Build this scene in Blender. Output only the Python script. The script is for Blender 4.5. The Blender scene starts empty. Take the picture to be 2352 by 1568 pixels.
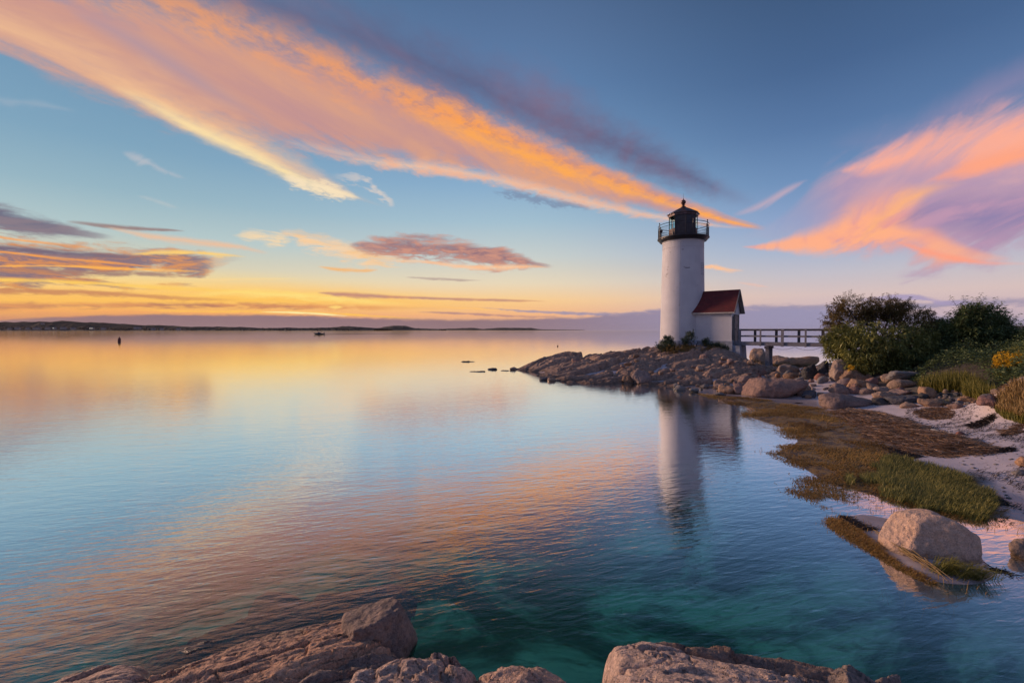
import bpy, math, random
import numpy as np
from mathutils import Vector
scene = bpy.context.scene
COL = scene.collection
rnd = random.Random(7)
rs = np.random.RandomState(11)

# ------------------------------------------------------------------ camera
FPX = 1045.0; TH = math.atan(26/1045.0); CH = 3.6
cam = bpy.data.cameras.new('camera'); camo = bpy.data.objects.new('camera', cam); COL.objects.link(camo)
cam.sensor_width = 36; cam.lens = 36*FPX/2352.0
cam.clip_start = 0.05; cam.clip_end = 90000
camo.location = (0, 0, CH); camo.rotation_euler = (math.pi/2-TH, 0, 0)
scene.camera = camo
Fv = Vector((0, math.cos(TH), -math.sin(TH))); Uv = Vector((0, math.sin(TH), math.cos(TH))); Rv = Vector((1, 0, 0))
def ray(px, py): return Fv + Rv*((px-1176)/FPX) + Uv*((784-py)/FPX)
def at(px, py, Y):
    d = ray(px, py); return Vector((0, 0, CH)) + d*(Y/d.y)
def on(px, py, z):
    d = ray(px, py); return Vector((0, 0, CH)) + d*((z-CH)/d.z)
def lin(c):
    return tuple(((v/255)/12.92 if v/255 <= .04045 else ((v/255+.055)/1.055)**2.4) for v in c)

# ------------------------------------------------------------------ node helpers
class V:
    """a float socket with arithmetic"""
    def __init__(s, nt, sock): s.nt = nt; s.s = sock
    def _m(s, op, a, b=None, c=None, clamp=False):
        n = s.nt.nodes.new('ShaderNodeMath'); n.operation = op; n.use_clamp = clamp
        for i, v in enumerate((a, b, c)):
            if v is None: continue
            if isinstance(v, V): s.nt.links.new(v.s, n.inputs[i])
            else: n.inputs[i].default_value = float(v)
        return V(s.nt, n.outputs[0])
    def __add__(s, o): return s._m('ADD', s, o)
    def __radd__(s, o): return s._m('ADD', o, s)
    def __sub__(s, o): return s._m('SUBTRACT', s, o)
    def __rsub__(s, o): return s._m('SUBTRACT', o, s)
    def __mul__(s, o): return s._m('MULTIPLY', s, o)
    def __rmul__(s, o): return s._m('MULTIPLY', o, s)
    def __neg__(s): return s._m('MULTIPLY', s, -1.0)
    def __truediv__(s, o): return s._m('DIVIDE', s, o)
    def clamp(s): return s._m('ADD', s, 0, clamp=True)
    def abs(s): return s._m('ABSOLUTE', s)
    def sqrt(s): return s._m('SQRT', s)
    def max(s, o): return s._m('MAXIMUM', s, o)
    def min(s, o): return s._m('MINIMUM', s, o)
    def pow(s, o): return s._m('POWER', s, o)
    def ss(s, a, b):
        n = s.nt.nodes.new('ShaderNodeMapRange'); n.interpolation_type = 'SMOOTHSTEP'
        s.nt.links.new(s.s, n.inputs[0]); n.inputs[1].default_value = a; n.inputs[2].default_value = b
        return V(s.nt, n.outputs[0])
def combine(nt, x, y, z=0.0):
    n = nt.nodes.new('ShaderNodeCombineXYZ')
    for i, v in enumerate((x, y, z)):
        if isinstance(v, V): nt.links.new(v.s, n.inputs[i])
        else: n.inputs[i].default_value = v
    return n.outputs[0]
def noise(nt, vec, scale=1, detail=4, rough=.55, dist=0, out='Fac'):
    n = nt.nodes.new('ShaderNodeTexNoise'); n.inputs['Scale'].default_value = scale
    n.inputs['Detail'].default_value = detail; n.inputs['Roughness'].default_value = rough; n.inputs['Distortion'].default_value = dist
    nt.links.new(vec, n.inputs['Vector'])
    return V(nt, n.outputs[0]) if out == 'Fac' else n.outputs[1]
def mixc(nt, fac, a, b, mode='MIX'):
    n = nt.nodes.new('ShaderNodeMix'); n.data_type = 'RGBA'; n.blend_type = mode
    for i, v in ((0, fac), (6, a), (7, b)):
        if isinstance(v, V): nt.links.new(v.s, n.inputs[i])
        elif isinstance(v, (int, float)): n.inputs[i].default_value = v
        elif isinstance(v, tuple): n.inputs[i].default_value = (*v[:3], 1)
        else: nt.links.new(v, n.inputs[i])
    return n.outputs[2]
def ramp(nt, fac, stops):
    n = nt.nodes.new('ShaderNodeValToRGB'); e = n.color_ramp.elements
    while len(e) < len(stops): e.new(.5)
    for k, (p, c) in enumerate(stops): e[k].position = p; e[k].color = (*c[:3], 1)
    nt.links.new(fac.s if isinstance(fac, V) else fac, n.inputs[0]); return n.outputs[0]

# ------------------------------------------------------------------ sky
world = bpy.data.worlds.new('World'); scene.world = world; world.use_nodes = True
nt = world.node_tree; nt.nodes.clear()
tc = nt.nodes.new('ShaderNodeTexCoord'); sx = nt.nodes.new('ShaderNodeSeparateXYZ')
nrm = nt.nodes.new('ShaderNodeVectorMath'); nrm.operation = 'NORMALIZE'
nt.links.new(tc.outputs['Generated'], nrm.inputs[0]); nt.links.new(nrm.outputs[0], sx.inputs[0])
X, Yv, Z = (V(nt, sx.outputs[i]) for i in range(3))
AZ = X._m('ARCTAN2', X, Yv); EL = Z._m('ARCSINE', Z.max(-.999))
ELp = EL.max(0.0)
def azel(px, py):
    d = ray(px, py); return math.atan2(d.x, d.y), math.atan2(d.z, math.hypot(d.x, d.y))
T = ((AZ + 1.1)*(1/2.2)).clamp()
Tc = combine(nt, T, T, T)
infront = 1.0 - AZ.abs().ss(1.15, 1.9)
def elramp(x, lst):
    """(photo row, sRGB) -> stops by elevation"""
    st = sorted((max(0, azel(x, y)[1])/.9, lin(c)) for y, c in lst)
    return ramp(nt, ELp*(1/.9), st)
gl = elramp(300, [(757, (176, 122, 108)), (715, (240, 150, 66)), (680, (254, 192, 84)), (650, (252, 208, 112)), (625, (236, 210, 146)), (600, (214, 208, 180)), (530, (176, 200, 202)), (440, (144, 180, 196)), (330, (118, 162, 190)), (200, (104, 150, 184)), (60, (98, 142, 182)), (-200, (76, 116, 156)), (-900, (50, 80, 112))])
gm = elramp(1200, [(757, (190, 150, 140)), (725, (244, 172, 110)), (690, (250, 200, 126)), (650, (232, 214, 180)), (590, (200, 208, 204)), (510, (158, 190, 208)), (430, (128, 170, 204)), (330, (102, 146, 190)), (200, (82, 124, 172)), (80, (76, 112, 158)), (-200, (56, 86, 128)), (-900, (30, 50, 78))])
gr = elramp(2050, [(757, (172, 158, 182)), (710, (206, 178, 184)), (670, (216, 190, 186)), (620, (196, 190, 200)), (560, (164, 178, 206)), (480, (130, 158, 202)), (380, (98, 138, 186)), (250, (74, 114, 164)), (100, (58, 96, 144)), (-200, (46, 78, 118)), (-900, (26, 46, 72))])
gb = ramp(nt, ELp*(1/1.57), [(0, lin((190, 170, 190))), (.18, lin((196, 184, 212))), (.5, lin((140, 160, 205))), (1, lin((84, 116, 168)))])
gb = mixc(nt, 1.0, gb, (.34, .44, .58), 'MULTIPLY')  # unseen sky behind the camera, its brightness set as fill for the foreground
c = mixc(nt, AZ.ss(-.75, -.02), gl, gm); c = mixc(nt, AZ.ss(-.02, .62), c, gr)
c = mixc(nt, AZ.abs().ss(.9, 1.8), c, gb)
# streak coordinates on a flat cloud deck, turned along the main band
pz = Z + .07
u0 = X/pz; v0 = Yv/pz
ca, sa = math.cos(.46), math.sin(.46)
ua = u0*sa + v0*ca; ub = u0*ca - v0*sa       # ua along, ub across
NB = noise(nt, combine(nt, ua*.55, ub*1.7, 3.1), 1.6, 7, .6, .5)
NBf = noise(nt, combine(nt, ua*1.6, ub*1.9, 7.7), 5.6, 7, .68, .2)
NBb = noise(nt, combine(nt, ua*.35, ub*1.2, 1.3), .9, 3, .5)
NL = noise(nt, combine(nt, AZ*5.0, EL*23.0, 2.0), 1.6, 7, .64, .7)
NLf = noise(nt, combine(nt, AZ*14.0, EL*58.0, 5.0), 1.6, 7, .68, .5)
cr, sr = math.cos(.5), math.sin(.5)
ra = AZ*cr + EL*sr; rb = EL*cr - AZ*sr
NR = noise(nt, combine(nt, ra*3.4, rb*7.0, 9.0), 1.4, 7, .6, 1.2)
NRf = noise(nt, combine(nt, ra*8.0, rb*17.0, 4.0), 1.7, 6, .62, .8)
def ribbon(col, pts, color, N, k=1.0, soft=.8, warp=.0, asym=1.0, alpha=1.0, N2=None, k2=0.0, color2=None, cN=None, c0=.35, c1=.65):
    """pts: (x, y, half height, opacity) in photo rows; a soft cloud streak"""
    n = nt.nodes.new('ShaderNodeRGBCurve'); nt.links.new(Tc, n.inputs[1])
    m = n.mapping; m.extend = 'HORIZONTAL'; m.use_clip = False
    rows = []
    for (px, py, h, a) in pts:
        az, el = azel(px, py); h2 = (azel(px, py-h)[1]-azel(px, py+h)[1])/2
        rows.append(((az+1.1)/2.2, el, h2, a))
    for ch, mul in ((1, 1), (2, 4), (3, 1)):
        cv = m.curves[ch-1]
        while len(cv.points) < len(rows): cv.points.new(.5, .5)
        for k_, r in enumerate(sorted(rows)): cv.points[k_].location = (r[0], r[ch]*mul)
        for p_ in cv.points: p_.handle_type = 'AUTO_CLAMPED'
    m.update()
    s3 = nt.nodes.new('ShaderNodeSeparateColor'); nt.links.new(n.outputs[0], s3.inputs[0])
    cc, hh, aa = (V(nt, s3.outputs[i]) for i in range(3))
    hh = hh*.25 + 1e-4
    s = (EL - cc)/hh
    if warp: s = s + (N-.5)*warp
    up = s.max(0.0); dn = (s*-1.0).max(0.0)
    r = 1.0 - up*asym - dn
    r = r + (N-.5)*k
    if N2 is not None: r = r + (N2-.5)*k2
    al = (r*(1.0/soft)).ss(0, 1)*aa*infront*alpha
    if color2 is not None: color = mixc(nt, (cN or N).ss(c0, c1), color, color2)
    return mixc(nt, al, col, color)
SK = lambda *v: lin(v)
# main band: dusk fringe, mauve body, orange crest, cream lobe
hz_ = nt.nodes.new('ShaderNodeHueSaturation'); nt.links.new(c, hz_.inputs['Color']); hz_.inputs['Saturation'].default_value = .90; c = hz_.outputs[0]
c = ribbon(c, [(150, -120, 60, .0), (480, -30, 90, .6), (760, 60, 115, .8), (1000, 160, 118, .9), (1250, 268, 112, .95), (1450, 352, 88, 1), (1580, 405, 60, .95), (1660, 440, 34, .4), (1740, 470, 20, 0)], SK(92, 90, 122), NB, 1.6, 1.3, .4, .9, N2=NBf, k2=.7, color2=SK(124, 106, 132))
c = ribbon(c, [(0, 30, 120, 1), (250, 110, 150, 1), (500, 190, 165, 1), (700, 240, 150, 1), (900, 285, 112, 1), (1150, 345, 84, 1), (1400, 425, 54, .95), (1600, 485, 26, .8), (1700, 512, 12, .6), (1760, 525, 6, 0)], SK(196, 148, 146), NB, .9, .6, .35, 1.0, N2=NBf, k2=.7, color2=SK(216, 160, 136), cN=NB, c0=.36, c1=.64)
c = ribbon(c, [(150, 20, 20, 0), (260, 70, 42, .55), (380, 140, 50, .6), (500, 215, 40, .45), (640, 290, 20, 0)], SK(158, 146, 172), NB, 1.4, 1.4, .5)
c = ribbon(c, [(0, -60, 60, .3), (420, 10, 70, .65), (560, 60, 76, .8), (760, 150, 88, .85), (950, 232, 80, .95), (1150, 312, 64, 1), (1350, 395, 44, 1), (1500, 450, 28, 1), (1620, 492, 16, 1), (1700, 515, 7, .7), (1750, 524, 5, 0)], SK(214, 142, 108), NB, 1.9, 1.5, .6, 1.0, N2=NBf, k2=.9, color2=SK(255, 162, 78), cN=NBf, c0=.37, c1=.56)
c = ribbon(c, [(900, 250, 5, 0), (1000, 282, 22, .5), (1150, 335, 28, .8), (1350, 410, 26, .95), (1500, 458, 18, .95), (1620, 494, 11, .9), (1700, 514, 5, .5), (1750, 523, 4, 0)], SK(255, 172, 84), NB, 1.5, 1.4, .4, N2=NBf, k2=.8)
c = ribbon(c, [(0, 60, 60, .7), (150, 125, 66, .75), (300, 195, 66, .85), (450, 275, 62, .9), (600, 352, 52, .95), (700, 402, 38, .95), (780, 440, 22, .8), (830, 458, 8, .2), (900, 480, 5, 0)], SK(244, 190, 146), NB, 1.2, 1.5, .4, .7, N2=NBf, k2=.7, color2=SK(250, 204, 154), c0=.36, c1=.66)
c = ribbon(c, [(240, 190, 8, 0), (330, 232, 22, .5), (450, 296, 30, .9), (570, 352, 30, 1), (660, 398, 24, 1), (740, 430, 18, .9), (800, 448, 8, .4), (840, 460, 4, 0)], SK(255, 228, 170), NB, 1.4, 1.4, .4, N2=NBf, k2=.8)
c = ribbon(c, [(645, 405, 4, 0), (690, 420, 24, .9), (750, 434, 24, .95), (800, 448, 14, .8), (825, 456, 4, 0)], SK(248, 226, 190), NBf, 3.2, 1.0, .9)
c = ribbon(c, [(640, 320, 5, 0), (740, 345, 22, .6), (860, 372, 20, .85), (1000, 388, 24, .9), (1150, 415, 22, .85), (1350, 465, 20, .8), (1550, 505, 12, .8), (1660, 520, 6, .4), (1720, 525, 4, 0)], SK(250, 200, 164), NBf, 1.8, 1.2, .4, N2=NB, k2=.8, color2=SK(244, 184, 150))
c = ribbon(c, [(560, 250, 5, 0), (660, 310, 10, .3), (740, 350, 12, .6), (840, 365, 7, .3), (900, 360, 5, 0)], SK(126, 152, 186), NB, 1.0, 1.3, .4)
c = ribbon(c, [(760, 400, 5, 0), (830, 412, 16, .5), (880, 450, 16, .6), (905, 470, 8, 0)], SK(236, 214, 196), NBf, 4.5, .9, 1.2)
c = ribbon(c, [(1130, 440, 5, 0), (1200, 450, 14, .6), (1290, 470, 12, .6), (1360, 480, 5, 0)], SK(118, 130, 160), NBf, 5, .9, 1.2)
# small wisps at left
c = ribbon(c, [(280, 350, 5, 0), (330, 370, 16, .55), (380, 395, 14, .5), (430, 412, 6, 0)], SK(200, 196, 200), NRf, 3, 1.2, .8)
c = ribbon(c, [(0, 232, 16, .35), (90, 240, 12, .35), (170, 255, 6, 0)], SK(170, 182, 196), NRf, 3, 1.2, .8)
c = ribbon(c, [(320, 450, 3, 0), (360, 462, 8, .4), (410, 478, 4, 0)], SK(196, 200, 200), NRf, 2.5, 1.2, .8)
# right hand clouds
c = ribbon(c, [(1700, 545, 4, 0), (1810, 520, 40, .2), (1900, 480, 100, .6), (1980, 470, 135, .95), (2100, 462, 165, 1), (2250, 445, 190, 1), (2352, 425, 215, 1), (2500, 400, 230, 1)], SK(206, 164, 176), NR, 1.7, .55, .3, .9, N2=NRf, k2=.4, color2=SK(176, 150, 180))
c = ribbon(c, [(1900, 330, 20, 0), (2050, 320, 60, .3), (2200, 250, 70, .5), (2352, 180, 80, .55), (2500, 120, 80, .4)], SK(160, 142, 174), NR, 1.6, 1.3, .4)
c = ribbon(c, [(1925, 394, 3, 0), (1965, 386, 22, .85), (2050, 362, 52, .95), (2150, 340, 76, .95), (2250, 322, 92, .95), (2352, 310, 104, 1), (2500, 300, 110, 1)], SK(222, 170, 172), NR, 1.9, 1.1, .6, N2=NRf, k2=.8, color2=SK(252, 174, 150), c0=.42, c1=.6)
c = ribbon(c, [(2120, 420, 6, 0), (2200, 392, 24, .8), (2280, 372, 32, .95), (2352, 355, 36, 1), (2500, 330, 50, 1)], SK(255, 166, 132), NR, 1.8, 1.2, .6, N2=NRf, k2=.8)
c = ribbon(c, [(1705, 567, 2, 0), (1750, 567, 10, .85), (1804, 561, 20, .95), (1908, 546, 48, 1), (1975, 530, 84, 1), (2040, 516, 100, 1), (2100, 520, 92, .95), (2160, 566, 50, .9), (2246, 588, 18, .6), (2330, 596, 8, 0)], SK(232, 156, 152), NR, 1.5, .9, .4, .9, N2=NRf, k2=.6, color2=SK(255, 176, 138), c0=.38, c1=.56)
c = ribbon(c, [(1970, 560, 8, 0), (2005, 520, 34, .9), (2045, 490, 48, 1), (2100, 452, 36, .9), (2160, 430, 20, .4), (2220, 420, 8, 0)], SK(255, 182, 124), NR, 1.6, 1.4, .6, N2=NRf, k2=.8)
c = ribbon(c, [(2045, 520, 8, 0), (2090, 505, 34, .7), (2130, 492, 60, .95), (2200, 492, 80, 1), (2300, 498, 92, 1), (2352, 490, 96, 1), (2500, 480, 96, 1)], SK(146, 132, 172), NR, 1.5, .9, .6, N2=NRf, k2=.6, color2=SK(190, 150, 176), c0=.42, c1=.62)
c = ribbon(c, [(2060, 555, 4, 0), (2110, 572, 14, .9), (2180, 590, 13, .9), (2250, 602, 9, .7), (2352, 606, 8, .2)], SK(255, 160, 132), NR, 1.8, 1.3, .6, N2=NRf, k2=.8)
c = ribbon(c, [(1680, 495, 4, 0), (1730, 480, 12, .5), (1790, 448, 18, .7), (1850, 415, 6, 0)], SK(206, 174, 186), NR, 3, 1.1, .8)
c = ribbon(c, [(1610, 614, 2, 0), (1635, 612, 8, .9), (1665, 620, 7, .8), (1710, 622, 3, 0)], SK(255, 196, 150), NLf, 2.6, 1.0, .6)
c = ribbon(c, [(1690, 648, 2, 0), (1730, 654, 5, .5), (1770, 660, 2, 0)], SK(240, 190, 170), NLf, 2, 1.0, .6)
# low clouds at left
c = ribbon(c, [(-60, 470, 40, 1), (0, 498, 44, 1), (90, 520, 32, 1), (190, 536, 15, .8), (260, 544, 5, 0)], SK(112, 112, 132), NL, 1.9, .8, .7, N2=NLf, k2=1.2, color2=SK(140, 126, 136))
c = ribbon(c, [(150, 508, 3, 0), (210, 515, 7, .8), (300, 524, 8, .9), (380, 528, 5, .9), (420, 530, 2, 0)], SK(150, 124, 122), NLf, 1.6, 1.0, .5)
c = ribbon(c, [(240, 520, 3, 0), (330, 540, 11, .7), (450, 556, 13, .8), (540, 566, 10, .7), (620, 582, 5, 0)], SK(242, 190, 150), NLf, 1.6, 1.1, .5)
c = ribbon(c, [(-60, 520, 6, 1), (0, 545, 5, 1), (140, 562, 6, .9), (230, 572, 4, 0)], SK(255, 170, 84), NLf, 1.2, 1.2, .4)
c = ribbon(c, [(-60, 600, 78, 1), (0, 606, 76, 1), (150, 608, 58, 1), (280, 606, 50, 1), (360, 602, 42, .95), (440, 606, 42, .95), (490, 602, 20, .4), (560, 590, 8, 0)], SK(138, 116, 126), NL, 2.4, .7, .9, N2=NLf, k2=1.6, color2=SK(214, 142, 92), cN=NLf, c0=.42, c1=.62)
c = ribbon(c, [(-60, 575, 4, 1), (0, 578, 5, 1), (120, 592, 6, .9), (260, 604, 6, .8), (360, 614, 3, 0)], SK(255, 166, 74), NLf, 1.8, 1.1, .6)
c = ribbon(c, [(-60, 566, 9, .9), (0, 570, 10, .95), (150, 582, 11, .9), (260, 588, 9, .8), (340, 592, 3, 0)], SK(116, 104, 122), NLf, 1.8, .9, .6)
c = ribbon(c, [(-60, 622, 8, .9), (60, 622, 9, .9), (220, 628, 10, .85), (360, 630, 8, .8), (430, 634, 3, 0)], SK(150, 118, 116), NLf, 2.2, .9, .6, color2=SK(196, 136, 98), cN=NL)
c = ribbon(c, [(-60, 612, 3, .8), (120, 611, 4, .9), (300, 618, 5, .9), (420, 622, 5, .8), (470, 624, 2, 0)], SK(255, 182, 88), NLf, 2.0, 1.1, .6)
c = ribbon(c, [(380, 640, 2, 0), (500, 642, 5, .6), (620, 640, 4, .5), (700, 640, 2, 0)], SK(250, 216, 150), NLf, 2.4, 1.0, .6)
c = ribbon(c, [(300, 584, 3, 0), (380, 580, 8, .9), (470, 582, 8, .9), (540, 588, 4, .5), (570, 590, 2, 0)], SK(255, 210, 120), NLf, 2.0, 1.0, .6)
c = ribbon(c, [(-60, 690, 50, .75), (300, 690, 50, .8), (600, 688, 52, .95), (800, 690, 44, .85), (1000, 696, 36, .5), (1250, 700, 26, .0)], SK(255, 196, 88), NLf, .6, 1.3, .2)
c = ribbon(c, [(-60, 640, 8, 1), (0, 642, 9, 1), (200, 650, 8, 1), (400, 662, 8, .8), (600, 672, 7, .8), (760, 680, 4, 0)], SK(255, 206, 100), NLf, 1.5, 1.2, .4)
c = ribbon(c, [(-60, 668, 9, .8), (0, 668, 9, .8), (200, 672, 9, .8), (400, 684, 7, .6), (560, 690, 4, 0)], SK(196, 130, 96), NLf, 2.5, .9, .5)
c = ribbon(c, [(400, 680, 5, 0), (560, 672, 14, .8), (700, 680, 14, 1), (820, 690, 12, .8), (950, 700, 8, 0)], SK(255, 222, 128), NLf, 2.0, 1.2, .5)
c = ribbon(c, [(-60, 704, 14, .85), (100, 702, 12, .85), (300, 700, 9, .85), (500, 701, 9, .9), (700, 704, 10, .9), (830, 706, 9, .7), (950, 706, 6, .2), (1100, 706, 4, 0)], SK(176, 116, 100), NLf, 2.6, 1.0, .5, color2=SK(226, 152, 96), cN=NL)
c = ribbon(c, [(300, 712, 2, 0), (450, 715, 4, .9), (620, 716, 5, 1), (760, 720, 5, 1), (860, 726, 4, .9), (960, 732, 3, 0)], SK(255, 196, 92), NLf, 2.0, 1.2, .4)
c = ribbon(c, [(100, 728, 2, 0), (300, 727, 4, .8), (480, 729, 4, .8), (620, 731, 2, 0)], SK(232, 146, 96), NLf, 2.0, 1.2, .4)
c = ribbon(c, [(820, 700, 2, 0), (940, 702, 5, .8), (1080, 708, 5, .8), (1200, 712, 2, 0)], SK(255, 196, 116), NLf, 2.2, 1.2, .4)
c = ribbon(c, [(960, 716, 2, 0), (1060, 720, 4, .8), (1180, 726, 4, .7), (1300, 728, 2, 0)], SK(174, 132, 134), NLf, 2.6, 1.0, .5)
c = ribbon(c, [(600, 716, 2, 0), (660, 717, 3, 1), (740, 721, 3.4, 1), (800, 726, 2.4, 0)], SK(255, 244, 178), NLf, 1.6, 1.2, .3)
c = ribbon(c, [(756, 705, 1, 0), (765, 705, 5.5, 1), (771, 705.5, 6.5, 1), (777, 705, 5.5, 1), (786, 705, 1, 0)], SK(255, 212, 120), NLf, .5, .8)
# centre clouds
c = ribbon(c, [(540, 540, 3, 0), (580, 541, 20, .95), (630, 548, 20, 1), (675, 552, 4, 0)], SK(240, 214, 176), NLf, 3, 1.0, .8)
c = ribbon(c, [(640, 528, 3, 0), (700, 550, 24, 1), (780, 574, 34, 1), (850, 590, 30, .9), (930, 596, 14, .4), (980, 600, 4, 0)], SK(244, 210, 172), NLf, 2.8, 1.1, 1.0, color2=SK(252, 196, 132), cN=NL)
c = ribbon(c, [(800, 562, 4, 0), (850, 563, 24, .95), (960, 568, 34, 1), (1060, 577, 32, 1), (1120, 590, 32, 1), (1180, 597, 24, 1), (1230, 606, 11, .8), (1270, 612, 4, 0)], SK(146, 116, 126), NLf, 2.2, .8, .8, N2=NL, k2=1.8, color2=SK(206, 148, 130))
c = ribbon(c, [(860, 600, 2, 0), (960, 600, 5, .7), (1060, 612, 7, .8), (1150, 614, 9, .9), (1220, 612, 6, .8), (1260, 614, 2, 0)], SK(255, 198, 152), NLf, 2.0, 1.1, .6)
c = ribbon(c, [(730, 612, 2, 0), (770, 618, 6, .9), (820, 622, 7, .9), (870, 620, 3, 0)], SK(246, 184, 116), NLf, 1.6, 1.0, .6)
c = ribbon(c, [(930, 636, 1, 0), (990, 640, 5, .7), (1050, 643, 4, .7), (1110, 644, 1, 0)], SK(176, 152, 146), NLf, 3, 1.0, .6)
c = ribbon(c, [(730, 672, 2, 0), (770, 675, 7, .95), (850, 680, 9, .95), (910, 682, 5, .9), (960, 684, 5, .9), (1080, 688, 5, .9), (1180, 690, 4, .8), (1260, 692, 1, 0)], SK(186, 138, 128), NLf, 1.4, .9, .6, color2=SK(216, 150, 112), cN=NL)
c = ribbon(c, [(1100, 706, 2, 0), (1200, 714, 4, .8), (1320, 720, 6, .9), (1420, 722, 7, .9), (1500, 716, 9, .9), (1600, 712, 12, .9)], SK(156, 146, 170), NLf, 3, 1.0, .6)
# horizon bank
c = ribbon(c, [(-60, 752, 16, .9), (120, 746, 20, .95), (350, 742, 24, 1), (620, 744, 24, 1), (850, 750, 24, 1), (1000, 754, 24, 1), (1200, 756, 28, 1), (1400, 752, 34, 1), (1560, 746, 42, 1), (1800, 744, 44, 1), (2000, 750, 42, .95), (2200, 756, 34, .7), (2352, 758, 30, .5)], SK(146, 118, 124), NLf, .9, .35, .3, N2=NL, k2=.25, color2=SK(154, 148, 178), cN=AZ, c0=-.15, c1=.6)
c = ribbon(c, [(1960, 690, 2, 0), (2030, 684, 8, .8), (2090, 682, 10, .9), (2160, 694, 9, .8), (2240, 698, 5, .6), (2300, 702, 2, 0)], SK(168, 154, 188), NLf, 2.2, .8, .6)
# below the horizon the sea has it
bg = nt.nodes.new('ShaderNodeBackground'); wo = nt.nodes.new('ShaderNodeOutputWorld')
nt.links.new(c, bg.inputs[0]); nt.links.new(bg.outputs[0], wo.inputs[0])
SKY_STRENGTH = 1.0
bg.inputs[1].default_value = SKY_STRENGTH
world.cycles.sampling_method = 'MANUAL'; world.cycles.sample_map_resolution = 512

# ------------------------------------------------------------------ sun
SUN_AZ, SUN_EL = math.radians(-63), math.radians(12)
sl = bpy.data.lights.new('sun', 'SUN'); so = bpy.data.objects.new('sun', sl); COL.objects.link(so)
sl.energy = 3.2; sl.angle = math.radians(9); sl.color = (1.0, .62, .42)
sdir = Vector((math.sin(SUN_AZ)*math.cos(SUN_EL), math.cos(SUN_AZ)*math.cos(SUN_EL), math.sin(SUN_EL)))
so.rotation_euler = sdir.to_track_quat('Z', 'Y').to_euler(); so.location = sdir*60
scene.view_settings.view_transform = 'Standard'; scene.view_settings.look = 'None'
scene.view_settings.exposure = 0; scene.view_settings.gamma = 1

# ------------------------------------------------------------------ object helpers
def tag(o, label=None, cat=None, group=None, kind=None):
    if label: o['label'] = label
    if cat: o['category'] = cat
    if group: o['group'] = group
    if kind: o['kind'] = kind
    return o
def empty(name, loc=(0, 0, 0), rz=0):
    o = bpy.data.objects.new(name, None); COL.objects.link(o); o.location = loc; o.rotation_euler = (0, 0, rz); return o
def mesh_np(name, verts, faces, mat, parent=None, smooth=False, loc=None):
    """faces: int array (n,k) or list of lists"""
    me = bpy.data.meshes.new(name)
    if isinstance(faces, np.ndarray):
        verts = np.asarray(verts, np.float32); n, k = faces.shape
        me.vertices.add(len(verts)); me.vertices.foreach_set('co', verts.ravel())
        me.loops.add(n*k); me.loops.foreach_set('vertex_index', faces.astype(np.int32).ravel())
        me.polygons.add(n); me.polygons.foreach_set('loop_start', np.arange(0, n*k, k, dtype=np.int32))
        me.polygons.foreach_set('loop_total', np.full(n, k, np.int32)); me.update(calc_edges=True)
    else:
        me.from_pydata([tuple(v) for v in verts], [], faces); me.update()
    if smooth: me.polygons.foreach_set('use_smooth', np.ones(len(me.polygons), bool))
    if mat: me.materials.append(mat)
    o = bpy.data.objects.new(name, me); COL.objects.link(o)
    if parent: o.parent = parent
    if loc is not None: o.location = loc
    return o
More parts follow.
